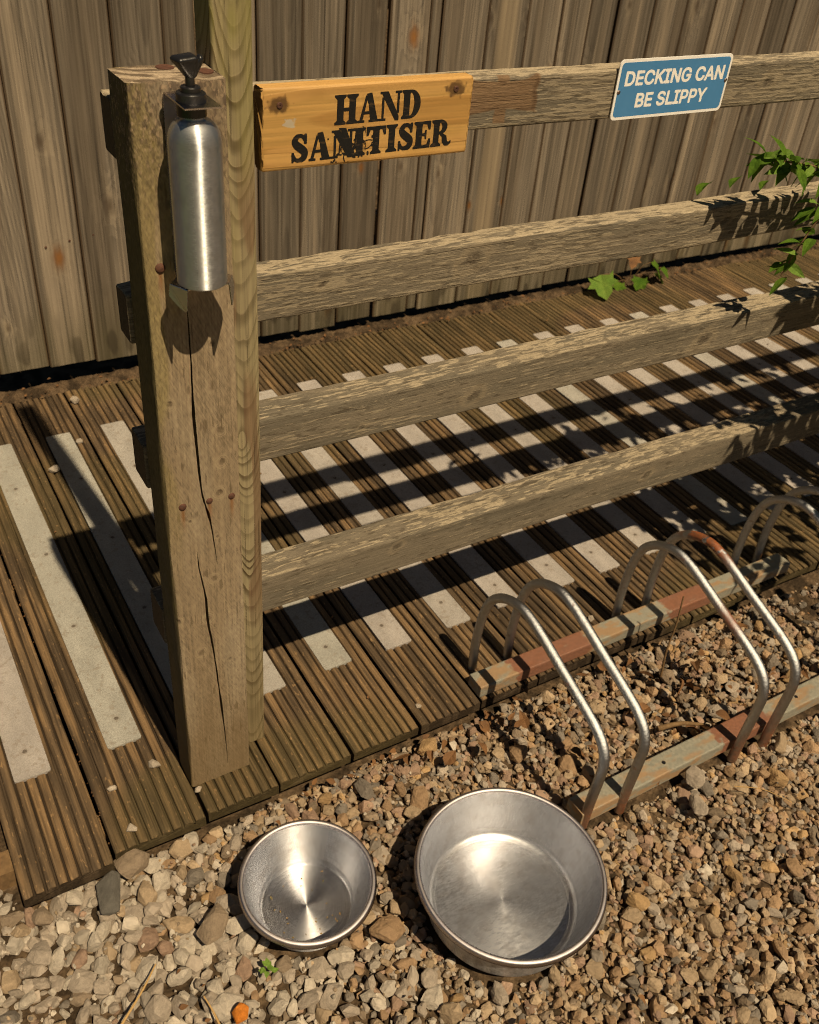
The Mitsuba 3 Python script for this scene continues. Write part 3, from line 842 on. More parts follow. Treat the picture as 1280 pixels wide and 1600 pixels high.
def arr():
    g = stem(0.12, 0.36)
    bowl = sa.scale(sg.Point(0, 0).buffer(1), 0.34, 0.27).intersection(B(0, -1, 1, 1))
    bowl = sa.translate(bowl.difference(sa.scale(sg.Point(0, 0).buffer(1), 0.13, 0.185)), 0.405, 0.73)
    leg = poly((0.45, 0.47), (0.60, 0.44), (0.74, 0.36), (0.80, 0.14), (0.90, 0.10), (0.98, 0.16), (0.98, 0.07), (0.86, -0.01), (0.70, 0.0), (0.58, 0.12), (0.54, 0.36), (0.45, 0.42))
    return g.union(bowl).union(leg)


def glyphs():
    d = {}
    d['H'] = (stem(0.12, 0.38).union(stem(0.66, 0.92)).union(B(0.42, 0.46, 0.62, 0.55)), 1.05)
    a = poly((0.40, 0.98), (0.60, 1.0), (0.90, 0.05), (0.98, 0.05), (0.98, 0), (0.52, 0), (0.52, 0.05), (0.60, 0.06)).union(poly((0.36, 0.92), (0.40, 0.80), (0.20, 0.06), (0.29, 0.05), (0.29, 0), (0.02, 0), (0.02, 0.05), (0.10, 0.06))).union(poly((0.235, 0.36), (0.52, 0.36), (0.54, 0.29), (0.215, 0.29)))
    d['A'] = (a.difference(poly((0.415, 1.1), (0.45, 1.1), (0.545, 0.3), (0.52, 0.25))), 1.0)
    d['N'] = (poly((0.02, 1), (0.36, 1), (0.90, 0.10), (0.90, -0.02), (0.76, -0.02), (0.10, 0.94), (0.02, 0.95)).union(B(0.115, 0.06, 0.185, 0.80)).union(B(0.02, 0, 0.28, 0.05)).union(B(0.83, 0.24, 0.90, 0.95)).union(B(0.73, 0.95, 1.0, 1)), 1.02)
    bowl = sa.scale(sg.Point(0, 0).buffer(1), 0.47, 0.5).intersection(B(0.0, -1, 1, 1)).difference(sa.scale(sg.Point(0, 0).buffer(1), 0.20, 0.43))
    d['D'] = (stem(0.12, 0.38, 0.08).difference(B(0.39, -1, 1, 2)).union(sa.translate(bowl, 0.43, 0.5)), 0.95)
    d['S'] = (ess(), 0.76)
    d['I'] = (stem(0.12, 0.38), 0.55)
    d['T'] = (stem(0.32, 0.58, 0.1).difference(B(0, 0.9, 1, 1.1)).union(poly((0.02, 1), (0.30, 1), (0.30, 0.93), (0.16, 0.90), (0.08, 0.70), (0.02, 0.70))).union(B(0.34, 0.90, 0.56, 1.0)).union(poly((0.88, 1), (0.60, 1), (0.60, 0.93), (0.74, 0.90), (0.82, 0.70), (0.88, 0.70))), 0.93)
    d['E'] = (stem(0.12, 0.38).difference(B(0.40, -1, 2, 2)).union(poly((0.42, 1), (0.78, 1), (0.78, 0.70), (0.72, 0.70), (0.64, 0.90), (0.42, 0.93))).union(poly((0.42, 0), (0.80, 0), (0.80, 0.32), (0.74, 0.32), (0.66, 0.10), (0.42, 0.07))).union(poly((0.42, 0.47), (0.54, 0.46), (0.56, 0.34), (0.60, 0.34), (0.60, 0.66), (0.56, 0.66), (0.54, 0.55), (0.42, 0.54))), 0.86)
    d['R'] = (arr(), 1.0)
    return d


G = glyphs()


def word(text, width, cap, x, z, tilt=0.0):
    out, at = [], 0
    for ch in text:
        g, adv = G[ch]
        out.append(sa.translate(g, at, 0))
        at += adv
    u = shapely.union_all(out)
    b = u.bounds
    u = sa.affine_transform(u, [width / (b[2] - b[0]), 0, 0, cap, x - b[0] * width / (b[2] - b[0]), z])
    return sa.affine_transform(u, [1, 0, tilt, 1, 0, -tilt * x])


hand = word('HAND', 0.124, 0.0345, 0.2715, 1.1325, 0.012)
sani = word('SANITISER', 0.236, 0.0335, 0.2125, 1.0905, 0.018)
hand, sani = hand.buffer(0.0006), sani.buffer(0.0006)
for nm, g in (('hand_lettering', hand), ('sanitiser_lettering', sani)):
    put('lettering', extrude(g, 0.0003, (0, sy - 0.0002, 0), XZ), 'stencil_ink', parent=SG)
# the stencil slipped here: a second N and smears over the N, I and T
sm = [sa.translate(sa.rotate(sa.affine_transform(G['N'][0], [0.030, 0, 0, 0.034, 0, 0]), -5, origin=(0, 0)), 0.2745, 1.0945)]
for k in range(34):
    a, rr = rng.uniform(0, 6.28), abs(rng.normal(0, 1))
    x, z = 0.296 + 0.021 * rr * math.cos(a), 1.102 + 0.0115 * rr * math.sin(a) - 0.004
    el = sa.rotate(sa.scale(sg.Point(x, z).buffer(rng.uniform(0.0005, 0.0017), quad_segs=4), rng.uniform(0.6, 2.6), 1), rng.uniform(0, 180))
    sm.append(el)
for k in range(16):
    a0, rr = rng.uniform(0, 6.28), rng.uniform(0.004, 0.013)
    cx, cz = 0.298 + rng.normal(0, 0.012), 1.103 + rng.normal(0, 0.009)
    t = np.linspace(a0, a0 + rng.uniform(0.8, 2.4), 12)
    sm.append(sg.LineString(np.c_[cx + rr * np.cos(t), cz + rr * 0.8 * np.sin(t)]).buffer(rng.uniform(0.0003, 0.0009), quad_segs=2))
put('ink_smear', extrude(shapely.union_all(sm).intersection(B(sx0 + 0.01, sz0 + 0.004, sx1 - 0.01, 1.128)), 0.0004, (0, sy - 0.0001, 0), XZ), 'stencil_ink', parent=SG, label='smudged black ink over the middle letters')
for x, z in ((0.1965, 1.1600), (0.4495, 1.1660)):
    v, f, uv = lathe([(0.0040, -0.002), (0.0040, 0.0008), (0.0032, 0.0014), (0.0012, 0.0013), (0.0010, 0.0004), (1e-5, 0.0004)], 18)
    put('screw', (v[:, [0, 2, 1]] * [1, -1, 1] + [x, sy, z], f), 'rust', smooth=40, parent=SG)

# ------------------------------------------------------------------ blue warning sign
BS = thing('decking_sign', 'small blue metal sign with white border reading DECKING CAN BE SLIPPY on the top rail', 'sign')
bx0, bx1, bz0, bz1, by = 0.7490, 0.9815, 1.1000, 1.1855, 0.0685
tl = 0.0012 / 0.2325
rr = lambda d, r: B(bx0 + d, bz0 + d, bx1 - d, bz1 - d).buffer(-r).buffer(r, quad_segs=6)


def bsv(v, f):
    v = v.copy()
    v[:, 2] += (v[:, 0] - bx0) * tl
    return v, f


put('plate', bsv(*extrude(rr(0, 0.008), 0.0018, (0, by, 0), XZ)), 'sign_white', parent=BS)
put('face_panel', bsv(*extrude(rr(0.0042, 0.006), 0.0004, (0, by - 0.0017, 0), XZ)), 'sign_blue', parent=BS)
for text, w_, x, z in (('DECKING CAN', 0.2050, 0.7640, 1.1480), ('BE SLIPPY', 0.1480, 0.7930, 1.1160)):
    m = meshkit.text_mesh(text, 0.0215, 0.0003, bold=True)
    tri = np.asarray(m.vertices)[np.asarray(m.faces)][np.asarray(m.face_normals)[:, 2] > 0.9][..., :2]
    m = trimesh.Trimesh(*extrude(shapely.union_all([sg.Polygon(t) for t in tri]).buffer(0.00045, quad_segs=3).simplify(0.00008), 0.0003), process=False)
    v = np.asarray(m.vertices)
    v = v - v.min(0)
    v[:, 0] *= w_ / v[:, 0].max()
    v[:, 1] *= 0.0215 / v[:, 1].max()
    vv = np.c_[x + v[:, 0], by - 0.0019 - v[:, 2], z + v[:, 1]]
    put('lettering', bsv(vv, np.asarray(m.faces)), 'sign_white', parent=BS)
for x, z in ((0.7555, 1.1405), (0.9765, 1.1475)):
    v, f, uv = lathe([(0.0030, -0.001), (0.0030, 0.0012), (0.0020, 0.0020), (1e-5, 0.0021)], 16)
    put('screw', (v[:, [0, 2, 1]] * [1, -1, 1] + [x, by - 0.0016, z], f), 'screw_steel', smooth=40, parent=BS)

# ------------------------------------------------------------------ bottle in its bracket
BX, BY = 0.0570, -0.0425
BZ, ZS = 0.9925, 1.1815
bo = thing('pump_bottle', 'brushed aluminium bottle with black pump, held in the bracket on the post', 'bottle')
r = 0.0293
a = np.linspace(0, np.pi / 2, 12)
prof = np.r_[[[1e-5, BZ + 0.001], [r - 0.003, BZ]], np.c_[r - 0.003 + 0.003 * np.sin(a[::3]), BZ + 0.003 - 0.003 * np.cos(a[::3])], np.c_[np.full(20, r), np.linspace(BZ + 0.008, ZS - 0.028, 20)], np.c_[r - 0.017 * (1 - np.cos(a)), ZS - 0.028 + 0.025 * np.sin(a)], [[0.0142, ZS + 0.003]]]
v, f, uv = lathe(prof, 96, (BX, BY, 0))
dn = np.exp(-(((v[:, 0] - BX + 0.022) / 0.010) ** 2 + ((v[:, 2] - 1.150) / 0.009) ** 2)) * (v[:, 1] < BY)
v[:, 1] += dn * 0.0016
put('body', (v, f), 'brushed_aluminium', smooth=True, uv=uv, parent=bo)
zc = ZS
PX = BX - 0.0016
v, f, uv = lathe([(0.0142, zc), (0.0160, zc + 0.0005), (0.0160, zc + 0.0125), (0.0150, zc + 0.0135), (0.0160, zc + 0.0145), (0.0160, zc + 0.0225), (0.0150, zc + 0.0235), (0.0108, zc + 0.0238), (0.0108, zc + 0.0285), (0.0098, zc + 0.0295), (0.0050, zc + 0.0295), (1e-5, zc + 0.0295)], 48, (PX, BY, 0))
put('collar', (v, f), 'black_plastic', smooth=35, parent=bo)
v, f, uv = lathe([(0.0050, zc + 0.029), (0.0050, zc + 0.045), (1e-5, zc + 0.045)], 24, (PX, BY, 0))
put('pump_stem', (v, f), 'black_plastic', smooth=35, parent=bo)


def hullball(pts):
    return manifold3d.Manifold.batch_hull([manifold3d.Manifold.sphere(rad, 20).scale(list(sc)).translate(list(p)) for p, rad, sc in pts])


zt = zc + 0.0580
head = hullball([((PX - 0.0145, BY + 0.002, zt - 0.002), 0.0046, (1, 1, 0.75)), ((PX - 0.011, BY - 0.006, zt - 0.003), 0.0042, (1, 1, 0.8)), ((PX + 0.004, BY - 0.005, zt - 0.0015), 0.0042, (1, 1, 0.8)), ((PX + 0.003, BY + 0.007, zt - 0.001), 0.0042, (1, 1, 0.8)), ((PX, BY, zt - 0.0165), 0.0060, (1, 1, 1))])
spout = hullball([((PX + 0.0112, BY - 0.001, zt - 0.0030), 0.0052, (0.75, 1.1, 1.0)), ((PX + 0.0105, BY + 0.004, zt - 0.0060), 0.0040, (0.75, 1, 1)), ((PX + 0.003, BY, zt - 0.0165), 0.0052, (1, 1, 1))])
put('pump_head', head + spout, 'black_plastic', smooth=50, parent=bo)
bk = thing('bottle_bracket', 'folded stainless steel bottle holder screwed to the front of the post', 'bracket')
bw = 0.0205
pl = manifold3d.Manifold.cube([2 * bw, 0.0015, 1.1915 - BZ + 0.002], False).translate([0.0585 - bw, -0.0027, BZ - 0.002])
put('back_plate', pl, 'bracket_steel', parent=bk)
# top tab: bends forward from the plate and grips the collar
zt0 = zc + 0.0145
arc = [(-0.0016, zt0 - 0.008), (-0.0028, zt0 - 0.0035), (-0.0060, zt0 - 0.0008), (-0.012, zt0), (-0.0715, zt0 - 0.0004)]
arc = spline(np.array(arc), 6)
t_ = np.gradient(arc, axis=0)
nn = np.c_[-t_[:, 1], t_[:, 0]] / np.linalg.norm(t_, axis=1, keepdims=True)
prof = np.r_[arc + nn * 0.0008, (arc - nn * 0.0008)[::-1]]
sec = sg.Polygon(prof).buffer(0)
tab = mani(extrude(sec, 2 * bw, (0.0585 - bw, 0, 0), [[0, 1, 0], [0, 0, 1], [1, 0, 0]]))
tab = tab - manifold3d.Manifold.cylinder(0.05, 0.0152, 0.0152, 40).translate([PX, BY, zt0 - 0.025])
put('neck_tab', tab, 'bracket_steel', smooth=35, parent=bk)
# shelf with scooped front and two turned-down wings
SX = 0.0585
sh = sg.Polygon([(-bw, -0.0015), (bw, -0.0015), (0.0250, -0.019), (0.0375, -0.034), (0.0245, -0.058), (0.012, -0.0515), (0.0, -0.0490), (-0.012, -0.0515), (-0.0245, -0.058), (-0.0375, -0.034), (-0.0250, -0.019)])
put('shelf', extrude(sh, 0.0015, (SX, 0, BZ - 0.0018)), 'bracket_steel', smooth=35, parent=bk)
for s in (-1, 1):
    a0, a1 = np.array([s * 0.0375, -0.034]), np.array([s * 0.0245, -0.058])
    ln = np.linalg.norm(a1 - a0)
    wing = sg.Polygon([(0, 0.0), (ln, 0.0), (ln, -0.0255), (ln - 0.0025, -0.0285)] + [(ln * (1 - t), -0.0285 + 0.0145 * t ** 1.5) for t in np.linspace(0.14, 1, 10)]).buffer(-0.0008).buffer(0.0008)
    d_ = (a1 - a0) / ln
    nrm = np.array([d_[1], -d_[0]]) * (1 if s < 0 else -1)
    if nrm[0] * s < 0:
        nrm = -nrm
    v, f = extrude(wing, 0.0014, (0, 0, 0), [[1, 0, 0], [0, 0, 1], [0, 1, 0]])
    t, up_, th = v[:, 0], v[:, 2], v[:, 1]
    curl = 0.0028 * (1 - np.exp(up_ / 0.0035))
    vv = np.c_[a0[0] + d_[0] * t + nrm[0] * (th + curl), a0[1] + d_[1] * t + nrm[1] * (th + curl), up_]
    m_ = trimesh.Trimesh(vv + [SX, 0, BZ - 0.0003], f, process=False)
    if m_.volume < 0:
        m_.invert()
    put('wing', m_, 'bracket_steel', smooth=35, parent=bk)

# ------------------------------------------------------------------ cycle rack
RK = thing('cycle_rack', 'galvanised floor cycle rack of bent tube hoops on two rusty bars', 'bike rack')
HP = np.array([(0.015, -0.005), (0.018, 0.060), (0.016, 0.120), (0.008, 0.180), (-0.010, 0.226), (-0.045, 0.259), (-0.092, 0.276), (-0.135, 0.271), (-0.185, 0.254), (-0.235, 0.235), (-0.300, 0.212), (-0.343, 0.193), (-0.369, 0.170), (-0.381, 0.138), (-0.382, 0.100), (-0.379, 0.020), (-0.377, -0.058)])
for x, dz, dy in ((0.632, 0.955, 0.008), (0.719, 0.995, 0.002), (1.012, 1.02, -0.010), (1.100, 1.02, -0.012), (1.395, 1.02, -0.006), (1.482, 1.02, -0.006)):
    p = spline(HP, 5)
    put('hoop', tube(np.c_[np.full(len(p), x) + 0.002 * np.sin(p[:, 1] * 9 + x * 7), p[:, 0] + dy, p[:, 1] * dz], 0.0097, 14), 'galvanised_tube', smooth=60, parent=RK)


def bar(x0, x1, yc, zc, w_, h):
    def bd(V):
        V = V.copy()
        V[..., 2] += 0.0012 * (meshkit.noise(V * np.array([6, 3, 0]), 5) - 0.5)
        return V
    return sweep(rrect(w_, h, 0.003, 0.02, 2), np.linspace(x0, x1, 80), 'x', bd, bevel=0.001, off=(yc, zc))


putsweep('base_bar', bar(0.594, 1.52, -0.036, 0.0175, 0.044, 0.031), 'rack_bar_paint', smooth=False, parent=RK, label='back bar with red rust patches lying on the deck edge')
putsweep('base_bar', bar(0.618, 1.545, -0.352, -0.0275, 0.044, 0.034), 'rack_bar_paint', smooth=False, parent=RK, label='front bar half sunk in the gravel')
for x in (0.84, 1.225):
    v, f, uv = lathe([(0.0042, 0), (0.0042, 0.0006), (1e-5, 0.0007)], 14)
    put('bolt_hole', (v + [x, -0.352, -0.0105], f), 'black_plastic', parent=RK)

# ------------------------------------------------------------------ bowls
def bowl(key, label, cx, cy, z0, R, rb, ro, h, tilt, az, mat):
    k = thing(key, label, 'dog bowl')
    a = np.linspace(0, np.pi / 2, 7)
    cr = 0.0060
    Rn = R - 0.0062
    fl = rb - 0.004
    inner = [(1e-5, 0.002)] + [(fl * t, 0.002 + 0.0006 * (t > 0.9)) for t in np.linspace(0.04, 1.0, 26)] + [(fl + 0.0010, 0.0036)]
    xb = max(fl + 0.003, ro - 0.004)
    inner += [(fl + 0.0012 + (xb - fl - 0.0012) * math.sin(q_), 0.0040 + 0.014 * (1 - math.cos(q_))) for q_ in a] + [(xb + (Rn - xb) * t ** 0.9, 0.018 + (h - 0.0054 - 0.018) * t) for t in np.linspace(0.04, 1, 26)]
    rim = [(Rn + 0.0044 - 0.0044 * math.cos(q_) + (0.0012 if q_ > 1.6 else 0), h - 0.0054 + 0.0054 * math.sin(q_)) for q_ in np.linspace(0, math.pi, 15)] + [(R + 0.0050, h - 0.0100), (R - 0.0005, h - 0.0125)]
    outer = [(Rn - 0.0005 + (ro + 0.001 - Rn) * t ** 1.15, h - 0.0115 - (h - 0.020) * t) for t in np.linspace(0, 1, 14)] + [(ro, 0.005), (ro - 0.003, 0.0015), (ro - 0.010, 0.0), (1e-5, 0.0)]
    ca, sa_ = math.cos(tilt), math.sin(tilt)
    ax = np.array([math.cos(az), math.sin(az), 0])
    Rm = trimesh.transformations.rotation_matrix(tilt, ax)[:3, :3]
    for nm, pf in (('shell', inner), ('rim', rim), ('outer_wall', outer)):
        v, f, uv = lathe(pf, 120)
        v = v + [0, 0, 0]
        put(nm, (v @ Rm.T + [cx, cy, z0], f), 'rim_steel' if nm == 'rim' else mat, smooth=True, uv=uv, parent=k)
    return k


SB = dict(cx=0.0975, cy=-0.2790, z0=-0.0470, R=0.1100, rb=0.0788, ro=0.0830, h=0.0850)
LB = dict(cx=0.4020, cy=-0.4280, z0=-0.0480, R=0.1592, rb=0.1216, ro=0.1350, h=0.1020)
bowl('metal_bowl', 'smaller stainless steel dog bowl with crumbs in it, on the gravel', **SB, tilt=0.02, az=0.3, mat='brushed_steel')
bowl('metal_bowl', 'larger deeper stainless steel dog bowl beside the cycle rack, empty', **LB, tilt=0.02, az=0.6, mat='worn_steel')
bits = []
for k in range(26):
    a_, q_ = rng.uniform(0, 6.28), rng.uniform(0.25, 0.95) ** 0.7
    m = trimesh.creation.icosphere(1, 1.0)
    m.apply_scale([rng.uniform(0.0008, 0.0026), rng.uniform(0.0006, 0.0014), 0.0007])
    m.apply_transform(trimesh.transformations.rotation_matrix(rng.uniform(0, 6.28), [0, 0, 1]))
    m.apply_translation([SB['cx'] + 0.070 * q_ * math.cos(a_), SB['cy'] + 0.070 * q_ * math.sin(a_), SB['z0'] + 0.0028 + 0.02 * q_ * 0.070 * math.sin(a_ - 0.3)])
    bits.append(m)
put('food_crumbs', join(bits), 'crumb')
tag('food_crumbs', 'brown and green food crumbs scattered on the floor of the smaller bowl', 'crumbs', kind='stuff')

# ------------------------------------------------------------------ gravel
LIB2, LIB1 = [], []
for k in range(56):
    lr = np.random.default_rng(100 + k)
    npt = int(lr.integers(11, 18))
    gi = (np.arange(npt) + 0.5) / npt
    ph = np.arccos(1 - 2 * gi) + lr.normal(0, 0.22, npt)
    th = np.pi * (1 + 5 ** 0.5) * np.arange(npt) + lr.normal(0, 0.30, npt)
    d = np.c_[np.sin(ph) * np.cos(th), np.sin(ph) * np.sin(th), np.cos(ph)] * lr.uniform(0.74, 1.06, (npt, 1))
    d = d * np.array([1.0, lr.uniform(0.60, 0.95), lr.uniform(0.42, 0.75)])
    hull = trimesh.convex.convex_hull(d)
    for sub, lib in ((2, LIB2), (0, LIB1)):
        m = hull
        for it in range(sub):
            m = m.subdivide()
        if sub:
            v = np.asarray(m.vertices)
            vs = trimesh.smoothing.filter_laplacian(m.copy(), lamb=0.35, iterations=1).vertices
            v = np.asarray(vs) * (1 + 0.05 * (meshkit.fbm(np.asarray(vs) * 3.5 + k * 3, 3, k) - 0.5))[:, None]
        else:
            v = np.asarray(m.vertices)
        v = v - v.mean(0)
        v = v / np.linalg.norm(v[:, :2], axis=1).max()
        lib.append((v, np.asarray(m.faces)))


def rotm(lr, flat=0.45):
    a_, b_, c_ = lr.uniform(0, 2 * np.pi), lr.normal(0, flat), lr.normal(0, flat)
    return (trimesh.transformations.euler_matrix(b_, c_, a_)[:3, :3])


def vis(x, y):
    """Roughly the part of the gravel that lies before the deck as seen from where one stands."""
    return (y < -0.03) & (y > -0.92 + 0.28 * np.abs(x - 0.8)) & (x > -0.50) & (x < 1.45)


X0, X1, Y0, Y1, RES = -0.95, 2.1, -1.25, 0.30, 0.003
hx, hy = int((X1 - X0) / RES) + 1, int((Y1 - Y0) / RES) + 1
HX, HY = X0 + np.arange(hx) * RES, Y0 + np.arange(hy) * RES
hm = -0.074 + 0.010 * (meshkit.fbm(np.stack(np.meshgrid(HX * 8, HY * 8, [0.0], indexing='ij'), -1)[:, :, 0], 3, 4) - 0.5)


def blocked(x, y, r):
    if y > -0.056 - r * 0.45 and x > -0.325 - r:
        return True
    for bwl in (SB, LB):
        if math.hypot(x - bwl['cx'], y - bwl['cy']) < bwl['ro'] + r * 0.5:
            return True
    if abs(y + 0.352) < 0.022 + r * 0.8 and 0.61 - r < x < 1.56:
        return True
    return False


stones = []
gr = np.random.default_rng(21)


def drop(x, y, r, lib_i, sink=0.0):
    v = LIB2[lib_i][0] @ (rotm(gr, 0.5)).T * r
    rz = v[:, 2].max()
    i0, j0, k = int((x - X0) / RES), int((y - Y0) / RES), max(1, int(r * 0.8 / RES))
    a0, a1, b0, b1 = max(0, i0 - k), min(hx, i0 + k + 1), max(0, j0 - k), min(hy, j0 + k + 1)
    sub = hm[a0:a1, b0:b1]
    if sub.size == 0:
        return
    dd_ = np.hypot(HX[a0:a1, None] - x, HY[None, b0:b1] - y) / (r * 0.85)
    inside = dd_ < 1
    base = sub[inside].mean() if inside.any() else sub.mean()
    z = base + rz * 0.62 - sink
    hm[a0:a1, b0:b1] = np.where(inside, np.maximum(sub, z + rz * 0.9 * np.sqrt(np.clip(1 - dd_ ** 2, 0, 1))), sub)
    return z, v


def sample_r(x, y, layer):
    leftish = np.clip((0.35 - x) / 0.5, 0, 1)
    med = (0.0094 + 0.0056 * leftish) * (0.85 if layer == 0 else 1.0)
    return float(np.clip(med * math.exp(gr.normal(0, 0.36)), 0.0060, 0.027))


def low(x, y):
    i0, j0 = int((x - X0) / RES), int((y - Y0) / RES)
    return hm[max(0, i0 - 2):i0 + 3, max(0, j0 - 2):j0 + 3].mean()


def tone_of(x, y, r):
    leftish = np.clip((0.26 - x + 0.35 * (-0.25 - y)) / 0.38, 0, 1)
    pw = np.array([0.13, 0.22, 0.19, 0.10, 0.03, 0.15, 0.14, 0.04]) * (1 - leftish) + np.array([0.46, 0.08, 0.00, 0.04, 0.36, 0.02, 0.04, 0.00]) * leftish
    return int(gr.choice(8, p=pw / pw.sum()))


VV, FF, CC, at = [], [], [], 0
placed = []
for layer, count in ((0, 7500), (1, 11500), (2, 5500)):
    for _ in range(count):
        best = None
        for _c in range(4 if layer == 1 else 2):
            if gr.uniform() < 0.04:
                x, y = gr.uniform(-0.62, -0.33), gr.uniform(-0.12, 0.27)
            elif gr.uniform() < 0.05:
                x, y = gr.uniform(-0.40, 1.5), gr.uniform(-0.12, -0.06)
            elif gr.uniform() < 0.72:
                x, y = gr.uniform(-0.50, 1.45), gr.uniform(-0.92, -0.03)
            else:
                x, y = gr.uniform(X0 + 0.05, X1 - 0.05), gr.uniform(Y0 + 0.05, 0.25)
            h_ = low(x, y)
            if best is None or h_ < best[0]:
                best = (h_, x, y)
        h_, x, y = best
        r = sample_r(x, y, layer) if layer < 2 else float(gr.uniform(0.0026, 0.0055))
        if blocked(x, y, r) or h_ > (-0.036 if layer < 2 else -0.032):
            continue
        li = int(gr.integers(56))
        st = gr.bit_generator.state
        res = drop(x, y, r, li)
        if res is None:
            continue
        placed.append((x, y, res[0], r, li, res[1], tone_of(x, y, r)))
cand = [k for k, s in enumerate(placed) if -0.42 < s[0] < 1.25 and vis(s[0], s[1]) and s[1] < -0.05 and s[2] > low(s[0], s[1]) - s[3] * 0.9]
big = set(sorted(cand, key=lambda k: -placed[k][3] / (1.25 + 0.35 * placed[k][0] + 0.5 * placed[k][1]))[:285])
tag('gravel_bed', 'tan and grey crushed stone gravel in front of the deck', kind='structure')
for k, (x, y, z, r, li, v, tn) in enumerate(placed):
    if k in big:
        put('stone', (v + [x, y, z], LIB2[li][1]), f'stone_tone_{tn}', smooth=False, parent='gravel_bed')
        continue
    near = vis(x, y) and r > 0.0056
    if near:
        vv, ff = v, LIB2[li][1]
    else:
        vv, ff = LIB1[li][0] @ rotm(gr, 0.5).T * r, LIB1[li][1]
    col = np.array(TONES[tn]) * gr.uniform(0.72, 1.28)
    VV.append(vv + [x, y, z])
    FF.append(ff + at)
    CC.append(np.tile(col, (len(vv), 1)) * (0.82 + 0.30 * meshkit.noise(vv * 190 + k, 3))[:, None])
    at += len(vv)
g_ = put('gravel', (np.vstack(VV), np.vstack(FF)), 'gravel_mix', smooth=False, parent='gravel_bed', color=np.vstack(CC))
tag(g_, kind='stuff')


def rock(key, label, x, y, z, size, mat, seed, rot=0.0, cat='stone', group=None):
    v, f = LIB2[seed % 48]
    m = trimesh.Trimesh(v, f, process=False)
    v = np.asarray(m.vertices) * (1 + 0.04 * (meshkit.fbm(np.asarray(m.vertices) * 3 + seed, 3, seed) - 0.5))[:, None]
    v = v * np.array(size) / np.abs(v).max(0)
    v = v @ trimesh.transformations.rotation_matrix(rot, [0, 0, 1])[:3, :3].T
    key = put(key, (v + [x, y, z], np.asarray(m.faces)), mat, smooth=False)
    tag(key, label, cat, group)
    return key


rock('round_stone', 'rounded grey brown stone at the corner where two deck boards meet', -0.137, -0.078, -0.030, (0.030, 0.026, 0.020), 'stone_tone_6', 5)
rock('slate_stone', 'dark grey flat tapering stone lying against the deck end', -0.186, -0.112, -0.034, (0.041, 0.025, 0.014), 'stone_slate', 17, 1.15)
rock('orange_stone', 'bright orange broken tile piece in the gravel', -0.070, -0.398, -0.030, (0.017, 0.015, 0.010), 'stone_orange', 9, 0.6)
rock('oblong_stone', 'long grey brown stone beside the smaller bowl', -0.058, -0.251, -0.027, (0.038, 0.022, 0.016), 'stone_tone_6', 23, 0.75)
rock('pale_stone', 'pale grey oval stone standing out in the gravel beside the front bar', 0.845, -0.453, -0.026, (0.024, 0.019, 0.017), 'stone_tone_0', 31, 1.2)
rock('grey_stone', 'grey stone touching the front bar of the cycle rack', 0.885, -0.400, -0.026, (0.026, 0.020, 0.016), 'stone_tone_0', 12, 0.9)
rock('tan_stone', 'yellow brown stone at the front end of a deck board', 0.452, -0.092, -0.034, (0.022, 0.017, 0.012), 'stone_tone_7', 40, 0.2)
rock('flat_stone', 'flat yellowish brown stone between the two bowls', 0.196, -0.385, -0.035, (0.031, 0.024, 0.012), 'stone_tone_2', 27, -0.4)
for (x, y, s_, sd_, lb) in ((-0.0445, 0.079, 0.0125, 3, 'pale pebble on the deck board left of the stout post foot'), (0.007, -0.010, 0.008, 14, 'pale pebble in the gap beside the stout post foot'),
                           (-0.128, 0.062, 0.0085, 22, 'small pale pebble in the gap between two deck boards near their front ends'), (-0.122, -0.035, 0.011, 8, 'pinkish pebble wedged in the deck gap at the front edge'),
                           (0.160, 1.392, 0.017, 33, 'largest pale pebble on the soil at the back edge of the deck'), (0.118, 1.188, 0.013, 37, 'pale pebble in the deck gap near a strip end'), (0.027, 1.075, 0.017, 45, 'pale pebble in the deck gap farther left'),
                           (0.960, 0.028, 0.010, 19, 'pale pebble on the deck behind the second hoop of the rack'), (0.470, -0.020, 0.008, 29, 'small pale pebble on the deck board front end')):
    rock('pebble', lb, x, y, 0.003 if s_ < 0.016 else 0.010, (s_, s_ * 0.75, s_ * 0.6), 'stone_white', sd_, sd_ * 0.7, cat='pebble')


# ------------------------------------------------------------------ soil bank and litter along the back of the deck
bx = np.arange(-0.9, 4.0, 0.006)
bt = np.linspace(0, 1, 26)
BXm, BT = np.meshgrid(bx, bt, indexing='ij')
edge = 1.452 + 0.030 * (meshkit.fbm(np.stack([BXm * 5, BXm * 0, BXm * 0], -1), 3, 2) - 0.3)
BYm = edge + BT * (1.535 - edge)
BZm = 0.016 * np.sin(np.pi * np.clip(BT * 1.1, 0, 1)) ** 0.7 + 0.016 * (meshkit.fbm(np.stack([BXm * 60, BYm * 60, 0 * BXm], -1), 3, 6) - 0.5) - 0.004
BZm = np.where(BT > 0.75, BZm - (BT - 0.75) * 0.34, BZm)
i, j = np.meshgrid(np.arange(len(bx) - 1), np.arange(len(bt) - 1), indexing='ij')
w = len(bt)
q = np.stack([i * w + j, (i + 1) * w + j, (i + 1) * w + j + 1, i * w + j + 1], -1).reshape(-1, 4)
put('soil_bank', (np.stack([BXm, BYm, BZm], -1).reshape(-1, 3), q), 'soil', smooth=True)
tag('soil_bank', 'strip of dark soil and rotted leaves along the back edge of the deck', 'soil', kind='stuff')


